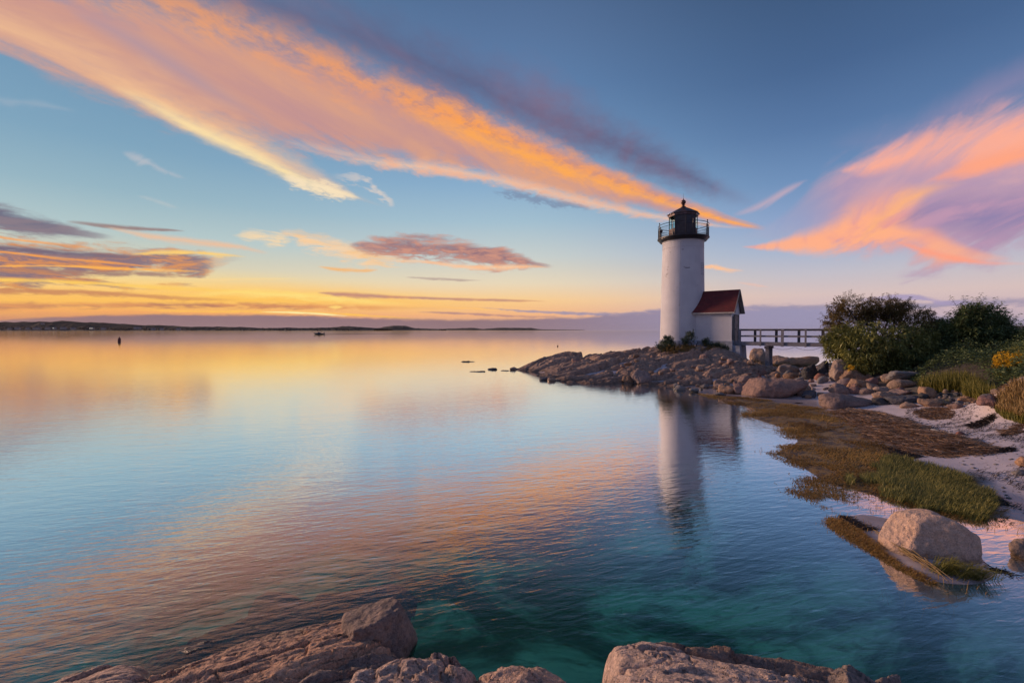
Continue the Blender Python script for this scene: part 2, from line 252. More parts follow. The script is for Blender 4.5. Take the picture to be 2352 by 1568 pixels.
class MB:
    def __init__(s): s.v = []; s.f = []
    def add(s, v, f):
        b = len(s.v); s.v += [tuple(p) for p in v]; s.f += [[i+b for i in q] for q in f]; return s
    def box(s, x0, x1, y0, y1, z0, z1):
        return s.add([(x0, y0, z0), (x1, y0, z0), (x1, y1, z0), (x0, y1, z0), (x0, y0, z1), (x1, y0, z1), (x1, y1, z1), (x0, y1, z1)],
                     [(0, 3, 2, 1), (4, 5, 6, 7), (0, 1, 5, 4), (1, 2, 6, 5), (2, 3, 7, 6), (3, 0, 4, 7)])
    def lathe(s, prof, n=48, cx=0, cy=0, a0=0, cap=True):
        v = []; f = []
        for (r, z) in prof:
            for k in range(n):
                a = a0 + 2*math.pi*k/n; v.append((cx+r*math.cos(a), cy+r*math.sin(a), z))
        m = len(prof)
        for i in range(m-1):
            for k in range(n): f.append((i*n+k, i*n+(k+1) % n, (i+1)*n+(k+1) % n, (i+1)*n+k))
        if cap: f.append(tuple(range(n-1, -1, -1))); f.append(tuple((m-1)*n+k for k in range(n)))
        return s.add(v, f)
    def tube(s, p, q, r, n=6, r2=None):
        p, q = Vector(p), Vector(q); d = (q-p).normalized(); r2 = r if r2 is None else r2
        a = d.cross(Vector((0, 0, 1)) if abs(d.z) < .9 else Vector((1, 0, 0))).normalized(); b = d.cross(a)
        v = [p+(a*math.cos(t)+b*math.sin(t))*r for t in [2*math.pi*k/n for k in range(n)]]
        v += [q+(a*math.cos(t)+b*math.sin(t))*r2 for t in [2*math.pi*k/n for k in range(n)]]
        return s.add(v, [(k, k+n, (k+1) % n+n, (k+1) % n) for k in range(n)] + [tuple(range(n)), tuple(range(2*n-1, n-1, -1))])
    def ring(s, R, z, r, n=64, m=6):
        v = []; f = []
        for k in range(n):
            a = 2*math.pi*k/n
            for j in range(m):
                t = 2*math.pi*j/m; rr = R+r*math.cos(t); v.append((rr*math.cos(a), rr*math.sin(a), z+r*math.sin(t)))
        for k in range(n):
            for j in range(m): f.append((k*m+j, ((k+1) % n)*m+j, ((k+1) % n)*m+(j+1) % m, k*m+(j+1) % m))
        return s.add(v, f)
    def obox(s, p, q, w, h, up=(0, 0, 1)):
        """beam from p to q, width w, height h hanging centred"""
        p, q = Vector(p), Vector(q); d = (q-p).normalized(); a = d.cross(Vector(up)).normalized()*w/2; b = a.cross(d).normalized()*h/2
        v = [p-a-b, p+a-b, p+a+b, p-a+b, q-a-b, q+a-b, q+a+b, q-a+b]
        return s.add(v, [(0, 1, 2, 3), (7, 6, 5, 4), (0, 4, 5, 1), (1, 5, 6, 2), (2, 6, 7, 3), (3, 7, 4, 0)])
    def build(s, name, mat, parent=None, smooth=False, bevel=0, loc=None):
        o = mesh_np(name, s.v, s.f, mat, parent, False, loc)
        if smooth:
            me = o.data; me.polygons.foreach_set('use_smooth', np.ones(len(me.polygons), bool))
            try: me.set_sharp_from_angle(angle=math.radians(35))
            except Exception: pass
        if bevel:
            b = o.modifiers.new('bevel', 'BEVEL'); b.width = bevel; b.segments = 2; b.limit_method = 'ANGLE'
        return o
# numpy noise
def _h(ix, iy, iz, seed):
    n = (ix*374761393 + iy*668265263 + iz*2147483647 + seed*974711) & 0xffffffff
    n = ((n ^ (n >> 13))*1274126177) & 0xffffffff
    n = ((n ^ (n >> 16))*2246822519) & 0xffffffff
    return ((n ^ (n >> 15)) & 0xffffff)/float(0xffffff)
def vnoise(p, seed=0):
    p = np.asarray(p, float); i = np.floor(p).astype(np.int64); f = p-i; f = f*f*f*(f*(f*6-15)+10)
    r = 0
    for dx in (0, 1):
        for dy in (0, 1):
            for dz in (0, 1):
                w = (f[..., 0] if dx else 1-f[..., 0])*(f[..., 1] if dy else 1-f[..., 1])*(f[..., 2] if dz else 1-f[..., 2])
                r = r + w*_h(i[..., 0]+dx, i[..., 1]+dy, i[..., 2]+dz, seed)
    return r*2-1
def fbm(p, oct=4, seed=0, gain=.5):
    p = np.asarray(p, float); a = 1; r = 0
    for k in range(oct):
        r = r+a*vnoise(p*(2**k)+k*17.3, seed+k); a *= gain
    return r
def ridged(p, oct=4, seed=0):
    a = 1; r = 0
    for k in range(oct): r = r+a*(1-np.abs(vnoise(p*(2**k)+k*9.1, seed+k))*2); a *= .5
    return r
def worley(x, y, seed=0, jit=.9):
    """F1, F2, id of jittered grid cells"""
    ix, iy = np.floor(x).astype(np.int64), np.floor(y).astype(np.int64)
    f1 = np.full(x.shape, 9.); f2 = np.full(x.shape, 9.); idh = np.zeros(x.shape); ax = np.zeros(x.shape); ay = np.zeros(x.shape)
    for dx in (-1, 0, 1):
        for dy in (-1, 0, 1):
            cx, cy = ix+dx, iy+dy; z = np.zeros_like(cx)
            qx = cx+.5+(_h(cx, cy, z, seed)-.5)*jit; qy = cy+.5+(_h(cx, cy, z+1, seed)-.5)*jit
            d = np.hypot(x-qx, y-qy); hh = _h(cx, cy, z+2, seed)
            m = d < f1; f2 = np.where(m, f1, np.minimum(f2, d)); idh = np.where(m, hh, idh); ax = np.where(m, x-qx, ax); ay = np.where(m, y-qy, ay); f1 = np.where(m, d, f1)
    return f1, f2, idh, ax, ay
class RBF:
    def __init__(s, pts):
        s.p = np.array([[q[0], q[1]] for q in pts], float); z = np.array([q[2] for q in pts], float); s.m = z.mean()
        d = np.hypot(s.p[:, None, 0]-s.p[None, :, 0], s.p[:, None, 1]-s.p[None, :, 1])
        s.w = np.linalg.solve(np.sqrt(d*d+.04)-np.eye(len(z))*.02, z-s.m)
    def __call__(s, x, y):
        x = np.asarray(x, float); y = np.asarray(y, float); r = np.full(x.shape, s.m)
        for (a, b), w in zip(s.p, s.w): r = r+w*np.sqrt((x-a)**2+(y-b)**2+.04)
        return r
def sdf(poly, x, y):
    """signed distance, negative inside"""
    poly = np.array(poly, float); d = np.full(x.shape, 1e9); ins = np.zeros(x.shape, bool); n = len(poly)
    for i in range(n):
        a = poly[i]; b = poly[(i+1) % n]; e = b-a; L = (e**2).sum()
        t = np.clip(((x-a[0])*e[0]+(y-a[1])*e[1])/L, 0, 1)
        d = np.minimum(d, np.hypot(x-a[0]-t*e[0], y-a[1]-t*e[1]))
        c1 = (a[1] > y) != (b[1] > y)
        with np.errstate(divide='ignore', invalid='ignore'): c2 = x < (b[0]-a[0])*(y-a[1])/(b[1]-a[1]+1e-12)+a[0]
        ins ^= (c1 & c2)
    return np.where(ins, -d, d)
def gridmesh(name, xs, ys, zfun, mat, keep=None, parent=None):
    gx, gy = np.meshgrid(xs, ys); z = zfun(gx, gy); nx, ny = len(xs), len(ys)
    idx = np.arange(nx*ny).reshape(ny, nx)
    f = np.stack([idx[:-1, :-1], idx[:-1, 1:], idx[1:, 1:], idx[1:, :-1]], -1).reshape(-1, 4)
    v = np.stack([gx, gy, z], -1).reshape(-1, 3)
    if keep is not None:
        k = keep(gx, gy, z).ravel(); f = f[k[f].any(1)]
        used = np.zeros(len(v), bool); used[f.ravel()] = True; mp = np.cumsum(used)-1; v = v[used]; f = mp[f]
    return mesh_np(name, v, f, mat, parent, True)

# ------------------------------------------------------------------ materials
def newmat(name):
    m = bpy.data.materials.new(name); m.use_nodes = True; t = m.node_tree
    b = t.nodes['Principled BSDF']; return m, t, b
def setc(t, b, col): 
    if isinstance(col, tuple): b.inputs['Base Color'].default_value = (*col[:3], 1)
    else: t.links.new(col, b.inputs['Base Color'])
def setr(t, b, r):
    if isinstance(r, V): t.links.new(r.s, b.inputs['Roughness'])
    else: b.inputs['Roughness'].default_value = r
def bump(t, b, h, strength=.5, dist=.02, prev=None):
    n = t.nodes.new('ShaderNodeBump'); n.inputs['Strength'].default_value = strength; n.inputs['Distance'].default_value = dist
    t.links.new(h.s, n.inputs['Height'])
    if prev is not None: t.links.new(prev, n.inputs['Normal'])
    if b is not None: t.links.new(n.outputs[0], b.inputs['Normal'])
    return n.outputs[0]
def pos(t, obj=False):
    if obj: return t.nodes.new('ShaderNodeTexCoord').outputs['Object']
    return t.nodes.new('ShaderNodeNewGeometry').outputs['Position']
def scalev(t, vec, s):
    n = t.nodes.new('ShaderNodeMapping'); n.inputs['Scale'].default_value = s; t.links.new(vec, n.inputs[0]); return n.outputs[0]
def sep(t, vec):
    n = t.nodes.new('ShaderNodeSeparateXYZ'); t.links.new(vec, n.inputs[0]); return [V(t, n.outputs[i]) for i in range(3)]
def orand(t): return V(t, t.nodes.new('ShaderNodeObjectInfo').outputs['Random'])

def rock_mat(name, a, b_, dark, fine=60., scale=1.0, cracks=.5, stain=True, vary=.25, bstr=.5, tide=.16):
    m, t, b = newmat(name); P = pos(t)
    n1 = noise(t, P, 1.1*scale, 5, .6, .4); n2 = noise(t, P, 7*scale, 5, .65); n3 = noise(t, P, fine, 3, .7)
    st = noise(t, scalev(t, P, (1.2, 1.2, 6)), 1.6*scale, 5, .6, 1.2)
    col = mixc(t, n1.ss(.38, .62), a, b_)
    col = mixc(t, (st.ss(.5, .72))*.6, col, dark)
    col = mixc(t, n3.ss(.35, .7)*.55, col, tuple(min(1, v*1.5) for v in a))
    col = mixc(t, n3.ss(.52, .3)*.0 + (1.0-n3.ss(.28, .45))*.6, col, tuple(v*.35 for v in dark))
    col = mixc(t, (1.0-n2.ss(.34, .5))*.45, col, dark)
    vo = t.nodes.new('ShaderNodeTexVoronoi'); vo.feature = 'DISTANCE_TO_EDGE'; vo.inputs['Scale'].default_value = 1.5*scale
    wv = t.nodes.new('ShaderNodeVectorMath'); wv.operation = 'ADD'; t.links.new(scalev(t, P, (1, 1.6, 2.2)), wv.inputs[0])
    nc = noise(t, P, 2.2*scale, 4, .6, out='Color'); sc = t.nodes.new('ShaderNodeVectorMath'); sc.operation = 'SCALE'; t.links.new(nc, sc.inputs[0]); sc.inputs[3].default_value = 1.1
    t.links.new(sc.outputs[0], wv.inputs[1]); t.links.new(wv.outputs[0], vo.inputs['Vector'])
    ed = V(t, vo.outputs['Distance']).ss(0, .022); ck = (1.0-ed)*n1.ss(.42, .6)
    col = mixc(t, ck*cracks, col, tuple(v*.25 for v in dark))
    vf = t.nodes.new('ShaderNodeTexVoronoi'); vf.inputs['Scale'].default_value = 5.5*scale; vf.feature = 'F1'
    wv2 = t.nodes.new('ShaderNodeVectorMath'); wv2.operation = 'ADD'; t.links.new(P, wv2.inputs[0])
    sc2 = t.nodes.new('ShaderNodeVectorMath'); sc2.operation = 'SCALE'; t.links.new(noise(t, P, 6*scale, 3, .6, out='Color'), sc2.inputs[0]); sc2.inputs[3].default_value = .22/scale
    t.links.new(sc2.outputs[0], wv2.inputs[1]); t.links.new(wv2.outputs[0], vf.inputs['Vector']); chip = V(t, vf.outputs['Distance'])
    cs = sep(t, vf.outputs['Color'])[0]
    col = mixc(t, cs.ss(.2, .8)*.30, col, tuple(v*1.35 for v in dark))
    vein = noise(t, scalev(t, P, (1, 1.3, 2)), 2.4*scale, 4, .6, 1.5); col = mixc(t, (1.0-((vein-.5).abs().ss(.004, .016)))*.45, col, tuple(min(1, v*1.7) for v in a))
    r = orand(t); hs = t.nodes.new('ShaderNodeHueSaturation'); t.links.new(col, hs.inputs['Color'])
    t.links.new((r*vary*2+(1-vary)).s, hs.inputs['Value']); t.links.new(((r*7.3)._m('FRACT', r*7.3)*.5+.7).s, hs.inputs['Saturation']); col = hs.outputs[0]
    z = sep(t, P)[2]; rough = .85
    if stain:
        wet = 1.0-(z+(n2-.5)*.12).ss(.04, tide)
        col = mixc(t, wet*.75, col, tuple(v*.32 for v in (a[0], a[1], a[2]*.9)))
        rough = (1.0-wet)*.45+.42
    setc(t, b, col); setr(t, b, rough)
    nb = bump(t, None, chip, bstr*.8, .10/scale); nb = bump(t, None, n2, bstr*.8, .07/scale, nb); nb = bump(t, None, n3, bstr*.9, 1.0/fine, nb); bump(t, b, ed*(-ck*0+1.0), .6*cracks, .03/scale, nb)
    return m
M = {}
TAN, PINK, GREY, DK = (.42, .31, .24), (.46, .30, .24), (.30, .28, .27), (.13, .10, .09)
M['bed'] = rock_mat('headland_granite', (.37, .225, .145), (.27, .175, .125), (.085, .056, .042), 22., .7, .6, True, 0, tide=.38)
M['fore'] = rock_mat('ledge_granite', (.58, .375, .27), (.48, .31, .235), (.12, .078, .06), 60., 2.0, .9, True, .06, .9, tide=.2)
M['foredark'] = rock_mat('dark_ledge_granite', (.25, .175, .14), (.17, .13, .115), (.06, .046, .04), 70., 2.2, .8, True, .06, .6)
M['tan'] = rock_mat('tan_boulder', (.34, .22, .145), (.28, .185, .13), (.11, .075, .055), 30., 1.2, .5, True, .22)
M['pink'] = rock_mat('pink_boulder', (.30, .185, .145), (.24, .165, .14), (.11, .075, .065), 30., 1.0, .5, True, .12)
M['grey'] = rock_mat('grey_boulder', (.20, .185, .175), (.165, .155, .155), (.085, .08, .08), 30., 1.2, .4, True, .2)
M['bluegrey'] = rock_mat('blue_grey_boulder', (.07, .073, .088), (.095, .095, .105), (.035, .035, .042), 30., 1.2, .3, True, .2)
M['black'] = rock_mat('black_boulder', (.05, .05, .052), (.075, .07, .07), (.02, .02, .022), 30., 1.2, .3, True, .2)
M['red'] = rock_mat('reddish_boulder', (.27, .115, .085), (.22, .12, .095), (.10, .055, .05), 30., 1.2, .3, True, .1)
M['orange'] = rock_mat('orange_granite_boulder', (.56, .37, .26), (.50, .36, .28), (.24, .17, .13), 62., 2.4, .35, True, 0, .75)

def simple(name, col, rough=.6, metal=0, nscale=8, var=.25, bs=.15, sv=(1, 1, 1), obj=False):
    m, t, b = newmat(name); P = scalev(t, pos(t, obj), sv); n = noise(t, P, nscale, 5, .6)
    setc(t, b, mixc(t, n.ss(.3, .7), tuple(v*(1-var) for v in col), tuple(min(1, v*(1+var)) for v in col)))
    b.inputs['Roughness'].default_value = rough; b.inputs['Metallic'].default_value = metal; bump(t, b, n, bs, .01)
    return m
def brickwhite():
    m, t, b = newmat('white_painted_brick')
    uv = t.nodes.new('ShaderNodeUVMap'); uv.uv_map = 'uv'
    br = t.nodes.new('ShaderNodeTexBrick'); br.inputs['Scale'].default_value = 1; br.inputs['Brick Width'].default_value = .21; br.inputs['Row Height'].default_value = .075
    br.inputs['Mortar Size'].default_value = .008; br.inputs['Mortar Smooth'].default_value = .3; t.links.new(uv.outputs[0], br.inputs['Vector'])
    fac = V(t, br.outputs['Fac']); P = pos(t)
    n1 = noise(t, P, .8, 4, .6); n2 = noise(t, P, 5, 5, .65); n3 = noise(t, scalev(t, P, (1, 1, 4)), 3.2, 6, .7)
    col = mixc(t, n1.ss(.3, .7), (.70, .71, .73), (.61, .62, .65))
    col = mixc(t, fac*.45, col, (.40, .39, .40))
    col = mixc(t, n2.ss(.58, .74)*.4, col, (.40, .37, .36))
    col = mixc(t, (n3*.7+n2*.3).ss(.665, .69)*.9, col, (.16, .12, .11))
    vs = noise(t, scalev(t, P, (3, 3, .25)), 1.5, 4, .6)
    col = mixc(t, vs.ss(.55, .75)*.25, col, (.48, .46, .46))
    setc(t, b, col); b.inputs['Roughness'].default_value = .62
    bump(t, b, fac*-1.0, .8, .02, bump(t, None, n2, .3, .02)); return m
M['white'] = brickwhite()
M['found'] = simple('blue_grey_foundation', (.27, .31, .38), .8, 0, 4, .3, .4)
M['iron'] = simple('black_iron', (.018, .018, .024), .45, .2, 12, .3, .1)
M['panel'] = simple('dark_lantern_panel', (.02, .021, .032), .5, 0, 3, .4, .1)
M['rust'] = simple('rusty_dark_iron', (.07, .028, .022), .5, .2, 6, .5, .2)
M['roofmetal'] = simple('worn_dark_roof_metal', (.085, .06, .065), .38, .5, 2.0, .6, .2)
M['trim'] = simple('worn_cream_trim', (.42, .40, .36), .7, 0, 6, .2)
M['trimdark'] = simple('dark_trim_board', (.20, .19, .18), .8, 0, 6, .2)  # darker trim tone for eave boards, door frame and lamp body
M['wood'] = simple('weathered_grey_wood', (.20, .20, .22), .85, 0, 6, .3, .4, (1, 1, 3))
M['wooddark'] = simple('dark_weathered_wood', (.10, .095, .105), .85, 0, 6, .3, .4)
M['peel'] = simple('peeling_brown_panel', (.20, .14, .12), .7, 0, 3, .6, .3)
M['doormat'] = simple('grey_brown_door', (.24, .19, .17), .6, 0, 3, .3)
def shingles():
    m, t, b = newmat('red_shingles'); uv = t.nodes.new('ShaderNodeUVMap'); uv.uv_map = 'uv'
    br = t.nodes.new('ShaderNodeTexBrick'); br.inputs['Scale'].default_value = 1; br.inputs['Brick Width'].default_value = .26; br.inputs['Row Height'].default_value = .13
    br.inputs['Mortar Size'].default_value = .012; br.inputs['Color1'].default_value = (.16, .018, .018, 1); br.inputs['Color2'].default_value = (.10, .012, .013, 1); br.inputs['Mortar'].default_value = (.035, .01, .012, 1)
    t.links.new(uv.outputs[0], br.inputs['Vector']); n = noise(t, pos(t), 3, 4, .6)
    setc(t, b, mixc(t, n.ss(.5, .75)*.4, br.outputs['Color'], (.19, .05, .045))); b.inputs['Roughness'].default_value = .8
    bump(t, b, V(t, br.outputs['Fac'])*-1.0, .6, .015); return m
M['shingle'] = shingles()
def glassm():
    m, t, b = newmat('lantern_glass'); b.inputs['Base Color'].default_value = (.8, .95, .92, 1); b.inputs['Roughness'].default_value = .05
    b.inputs['Transmission Weight'].default_value = 1; b.inputs['IOR'].default_value = 1.05; return m
M['glass'] = glassm()

def ground_mat():
    m, t, b = newmat('sand_and_seabed'); P = pos(t); x, y, z = sep(t, P)
    n1 = noise(t, P, .9, 5, .6, .5); n2 = noise(t, P, 5, 5, .6); n3 = noise(t, P, 45, 3, .6); n4 = noise(t, scalev(t, P, (1, 2.2, 1)), 2.2, 6, .65, 1.0)
    sand = mixc(t, n1.ss(.3, .7), (.64, .57, .59), (.54, .48, .50))
    sand = mixc(t, n3.ss(.5, .75)*.35, sand, (.30, .25, .24))
    sand = mixc(t, n4.ss(.60, .68)*.75, sand, (.10, .065, .05))       # scraps of weed
    at1 = t.nodes.new('ShaderNodeAttribute'); at1.attribute_name = 'soil'; soil = V(t, at1.outputs['Fac'])
    at2 = t.nodes.new('ShaderNodeAttribute'); at2.attribute_name = 'marsh'; marsh = V(t, at2.outputs['Fac'])
    wet = 1.0-(z+(n1-.5)*.06).ss(.02, .16)
    sand = mixc(t, wet*.55, sand, (.24, .20, .21))
    pale = noise(t, P, .42, 5, .62, .8)
    bed = mixc(t, pale.ss(.44, .60), (.03, .09, .07), (.46, .64, .50))
    bed = mixc(t, n4.ss(.5, .66)*.6, bed, (.10, .10, .06))
    under = 1.0-z.ss(-.25, -.03)
    col = mixc(t, under, sand, bed)
    col = mixc(t, soil, col, mixc(t, n2.ss(.35, .65), (.10, .085, .06), (.16, .14, .12)))
    mud = noise(t, P, 3.0, 5, .65, .5)
    col = mixc(t, marsh*.92, col, mixc(t, mud.ss(.42, .56), (.06, .042, .03), (.25, .155, .05)))
    setc(t, b, col); setr(t, b, ((1.0-wet)*.6+.16).max(marsh*.8).max(soil*.9)); bump(t, b, n3, .25, .008, bump(t, None, n2, .35, .03))
    return m
M['ground'] = ground_mat()
def water_mat():
    m, t, b = newmat('sea_water'); t.nodes.remove(b); out = t.nodes['Material Output']
    P = pos(t); x, y, z = sep(t, P)
    d = (x*x+y*y).sqrt()
    rot = combine(t, x*.94+y*.34, y*.94-x*.34, 0)
    w1 = noise(t, scalev(t, rot, (.35, 1.5, 1)), 1.0, 3, .5, .6)
    w2 = noise(t, scalev(t, P, (.8, 3.6, 1)), 1.2, 4, .55, .4)
    w3 = noise(t, scalev(t, rot, (1.6, 6.5, 1)), 1.6, 3, .5, .4)
    w0 = noise(t, P, .18, 3, .5)
    nb = bump(t, None, w1, .40, .028); n1_ = nb.node; nb = bump(t, None, w2, .5, .020, nb); n2_ = nb.node; nb = bump(t, None, w3, .5, .012, nb); n3_ = nb.node
    for q_, s_, k_ in ((n1_, .26, 45.), (n2_, .36, 30.), (n3_, .55, 20.)): t.links.new((s_/(1.0+d/k_)).s if False else ((d/k_+1.0).pow(-1.0)*s_).s, q_.inputs['Strength'])
    lw = t.nodes.new('ShaderNodeLayerWeight'); lw.inputs[0].default_value = .5; t.links.new(nb, lw.inputs['Normal'])
    F = V(t, lw.outputs['Facing']).ss(.42, .80)*.95+.022
    gl_ = t.nodes.new('ShaderNodeBsdfGlossy'); gl_.inputs['Color'].default_value = (1, 1, 1, 1); t.links.new(nb, gl_.inputs['Normal'])
    t.links.new((w0*.05+.035).s, gl_.inputs['Roughness'])
    tr = t.nodes.new('ShaderNodeBsdfTransparent'); tr.inputs[0].default_value = (.78, .98, .90, 1)
    mx = t.nodes.new('ShaderNodeMixShader'); t.links.new(F.s, mx.inputs[0]); t.links.new(tr.outputs[0], mx.inputs[1]); t.links.new(gl_.outputs[0], mx.inputs[2])
    t.links.new(mx.outputs[0], out.inputs['Surface'])
    va = t.nodes.new('ShaderNodeVolumeAbsorption'); va.inputs['Color'].default_value = (.12, .78, .60, 1); va.inputs['Density'].default_value = .36
    t.links.new(va.outputs[0], out.inputs['Volume']); return m
M['water'] = water_mat()
def leafmat(name, a, b_, tr=.25):
    m, t, b = newmat(name); at_ = t.nodes.new('ShaderNodeAttribute'); at_.attribute_name = 'tone'; f = V(t, at_.outputs['Fac'])
    setc(t, b, mixc(t, f, a, b_)); b.inputs['Roughness'].default_value = .55
    tl = t.nodes.new('ShaderNodeBsdfTranslucent'); t.links.new(mixc(t, f, a, b_), tl.inputs[0]); mx = t.nodes.new('ShaderNodeMixShader'); mx.inputs[0].default_value = tr
    o = t.nodes['Material Output']; t.links.new(b.outputs[0], mx.inputs[1]); t.links.new(tl.outputs[0], mx.inputs[2]); t.links.new(mx.outputs[0], o.inputs[0]); return m
M['leaf'] = leafmat('olive_leaves', (.06, .09, .026), (.36, .36, .10))
M['leafdark'] = leafmat('dark_green_leaves', (.045, .08, .035), (.20, .26, .09))
M['leafrust'] = leafmat('rusty_olive_leaves', (.08, .07, .025), (.30, .20, .06))
M['conifer'] = leafmat('juniper_needles', (.022, .045, .028), (.06, .10, .05), .1)
M['yellow'] = leafmat('goldenrod_flowers', (.50, .30, .015), (.85, .55, .03))
M['grassgreen'] = leafmat('green_grass', (.10, .11, .022), (.30, .27, .06))
M['grassbrown'] = leafmat('marsh_grass', (.24, .13, .035), (.52, .32, .09))
M['grassdry'] = leafmat('dry_grass', (.30, .20, .08), (.48, .34, .15))
M['reed'] = leafmat('dead_reeds', (.14, .078, .045), (.58, .38, .23), .05)
M['weed'] = leafmat('dark_eelgrass', (.012, .008, .008), (.06, .038, .026), .05)
M['bark'] = simple('dark_bark', (.05, .04, .035), .9, 0, 10, .3, .5)
# ------------------------------------------------------------------ ground
GP = [(-6,5,-.9),(-6,9,-1.3),(-3,8,-1.1),(0,6,-.9),(0,9,-1.3),(2,5,-.75),(3,7,-.9),(0,14,-1.8),(-8,15,-2.2),(-15,20,-3),(0,22,-2.2),(4,14,-1.4),(6,20,-1),(7,24,-.6),
      (-5,30,-3),(-5,40,-3),(-3,50,-3.5),(5,27,-.8),(0,36,-1.2),(10,52,-2.5),(20,52,-2),(30,50,-2),(-30,30,-4),(-30,60,-4.5),(30,80,-4),(60,80,-3),(-10,-3,-.5),(-12,4,-1.6),
      (5,4.6,-.28),(4,5.5,-.5),(6,5,-.16),(7.5,5,-.02),(0,3,-.5),(-4,3,-.5),(3,3,-.6),(0,0,-.2),(9,4,.08),(10,2,.3),(12,6,.5),(15,9,1.0),(20,13,1.7),(30,12,2.8),(14,0,1.2),
      (26,28,2.2),(30,32,2.3),(24,34,1.2),(22,38,0.0),(26,44,-.9),(35,40,1),(40,30,3),(45,20,3),(35,20,2.9),(60,30,4),(60,0,4),(45,50,-1),(60,60,-1),
      (5,42,.6),(9,40,1.1),(15,40,2.0),(17.5,37.5,1.7),(18,36,1.3),(19.4,35,.7),(12,34,.8),(7,33,.3),(10,31,.1),(3,36,0),(14,30,.15),(16,33,.7),(20,38,.1),(21,34,.7),(15,46,-.5),(8,46,-.6),(21,42,-.6),(0,42,-.4),(18,30,.45),(14,27,.05),(25,31,1.0)]
for q in [(1560,905,-.05),(1680,960,-.06),(1730,1040,-.06),(1790,1130,-.06),(1890,1190,-.06),(1960,1270,-.07),(2060,1320,-.06),(2150,1352,-.06),(2300,1410,-.10),
          (1700,920,.05),(1800,960,.06),(1900,1020,.06),(2000,1080,.07),(2200,1140,.08),(1950,1150,-.03),(2060,1178,-.03),(2200,1215,-.03),(2290,1250,-.03),(2352,1330,-.03),
          (2250,1120,.03),(2320,1150,.03),(2352,1200,.0),(2000,1030,.10),(2150,1060,.18),(2300,1080,.22),(2352,1030,.5),(2200,1000,.42),(2100,960,.30),(1990,945,.14),
          (2200,930,.7),(2250,960,.6),(2352,985,.68),(2100,920,.5),(1900,940,.05),(1850,925,.0),(2000,900,.5),(1950,880,.7),(2100,880,.9),(2200,890,1.05),(2300,900,1.05),(2352,930,.9),
          (2000,850,1.3),(1900,842,1.1),(2150,860,1.4),(2250,850,1.7),(2352,800,2.7),(2352,860,2.1),(2020,1170,-.02),(1925,1198,.03),(2000,1250,.03),(2080,1300,.02),(2140,1333,.01)]:
    p = on(*q); GP.append((p.x, p.y, q[2]))
G = RBF(GP)
MARSH = [tuple(on(x, y, .03).xy) for x, y in [(1520,897),(1620,905),(1700,912),(1800,925),(1900,940),(1945,965),(1985,1000),(2040,1040),(2130,1076),(2200,1098),(2268,1128),(2282,1165),(2250,1192),
         (2150,1172),(2050,1160),(1950,1150),(1890,1128),(1868,1128),(1895,1180),(1985,1235),(2075,1292),(2150,1338),(2110,1345),(2010,1300),(1935,1245),(1885,1190),(1830,1150),(1775,1120),(1765,1060),(1745,1020),(1700,980),(1640,945),(1560,915)]]
SOIL = [tuple(on(x, y, z).xy) for x, y, z in [(1900,850,1.2),(2000,872,1.2),(2120,888,1.2),(2200,904,.9),(2300,922,.9),(2352,942,.85)]] + [(30,18),(60,10),(60,45),(30,40),(22,34)]
def steps(lo, hi, a, b, fine, grow=1.09):
    xs = list(np.arange(a, b, fine)); s = fine; x = xs[-1]
    while x < hi: s *= grow; x += s; xs.append(x)
    s = fine; x = xs[0]; L = []
    while x > lo: s *= grow; x -= s; L.append(x)
    return np.array(L[::-1]+xs)
gxs = steps(-13500, 13500, 3, 30, .11); gys = steps(-13500, 13500, 4, 42, .12)
def gz(x, y):
    far = np.clip((np.hypot(x-8, y-20)-60)/120, 0, 1); cx = np.clip(x, -70, 90); cy = np.clip(y, -40, 110)
    z = G(cx, cy); z = np.clip(z, -4.5, 5)
    land = (x > 40) & (y < 45)
    z = np.where(far > 0, z*(1-far)+np.where((x > 60) & (y < .35*x), 4., -5.5)*far, z)
    p = np.stack([x*.8, y*.8, x*0], -1); nz = fbm(p, 3, 5)
    amp = np.clip((z+.1)/.5, .12, 1)
    near = np.exp(-np.hypot(x-8, y-15)/60)
    return z+nz*.035*amp*near + fbm(np.stack([x*4, y*4, x*0], -1), 2, 9)*.008*near*amp
ground = gridmesh('ground', gxs, gys, gz, M['ground']); tag(ground, kind='structure')
co = np.empty(len(ground.data.vertices)*3, np.float32); ground.data.vertices.foreach_get('co', co); co = co.reshape(-1, 3)
for nm, poly, w in (('marsh', MARSH, .22), ('soil', SOIL, .6)):
    near = (np.abs(co[:, 0]-20) < 60) & (np.abs(co[:, 1]-25) < 50); v = np.zeros(len(co), np.float32)
    s_ = sdf(poly, co[near, 0].astype(float), co[near, 1].astype(float)) + fbm(np.stack([co[near, 0]*1.5, co[near, 1]*1.5, co[near, 0]*0], -1), 3, 3)*w*1.5
    v[near] = np.clip(.5-s_/w/2, 0, 1); a_ = ground.data.attributes.new(nm, 'FLOAT', 'POINT'); a_.data.foreach_set('value', v)
def gh(x, y): return float(gz(np.array([float(x)]), np.array([float(y)]))[0])
# water: one closed body
w = MB().box(-14000, 14000, -14000, 14000, -7, 0); water = w.build('water', M['water']); tag(water, kind='structure')

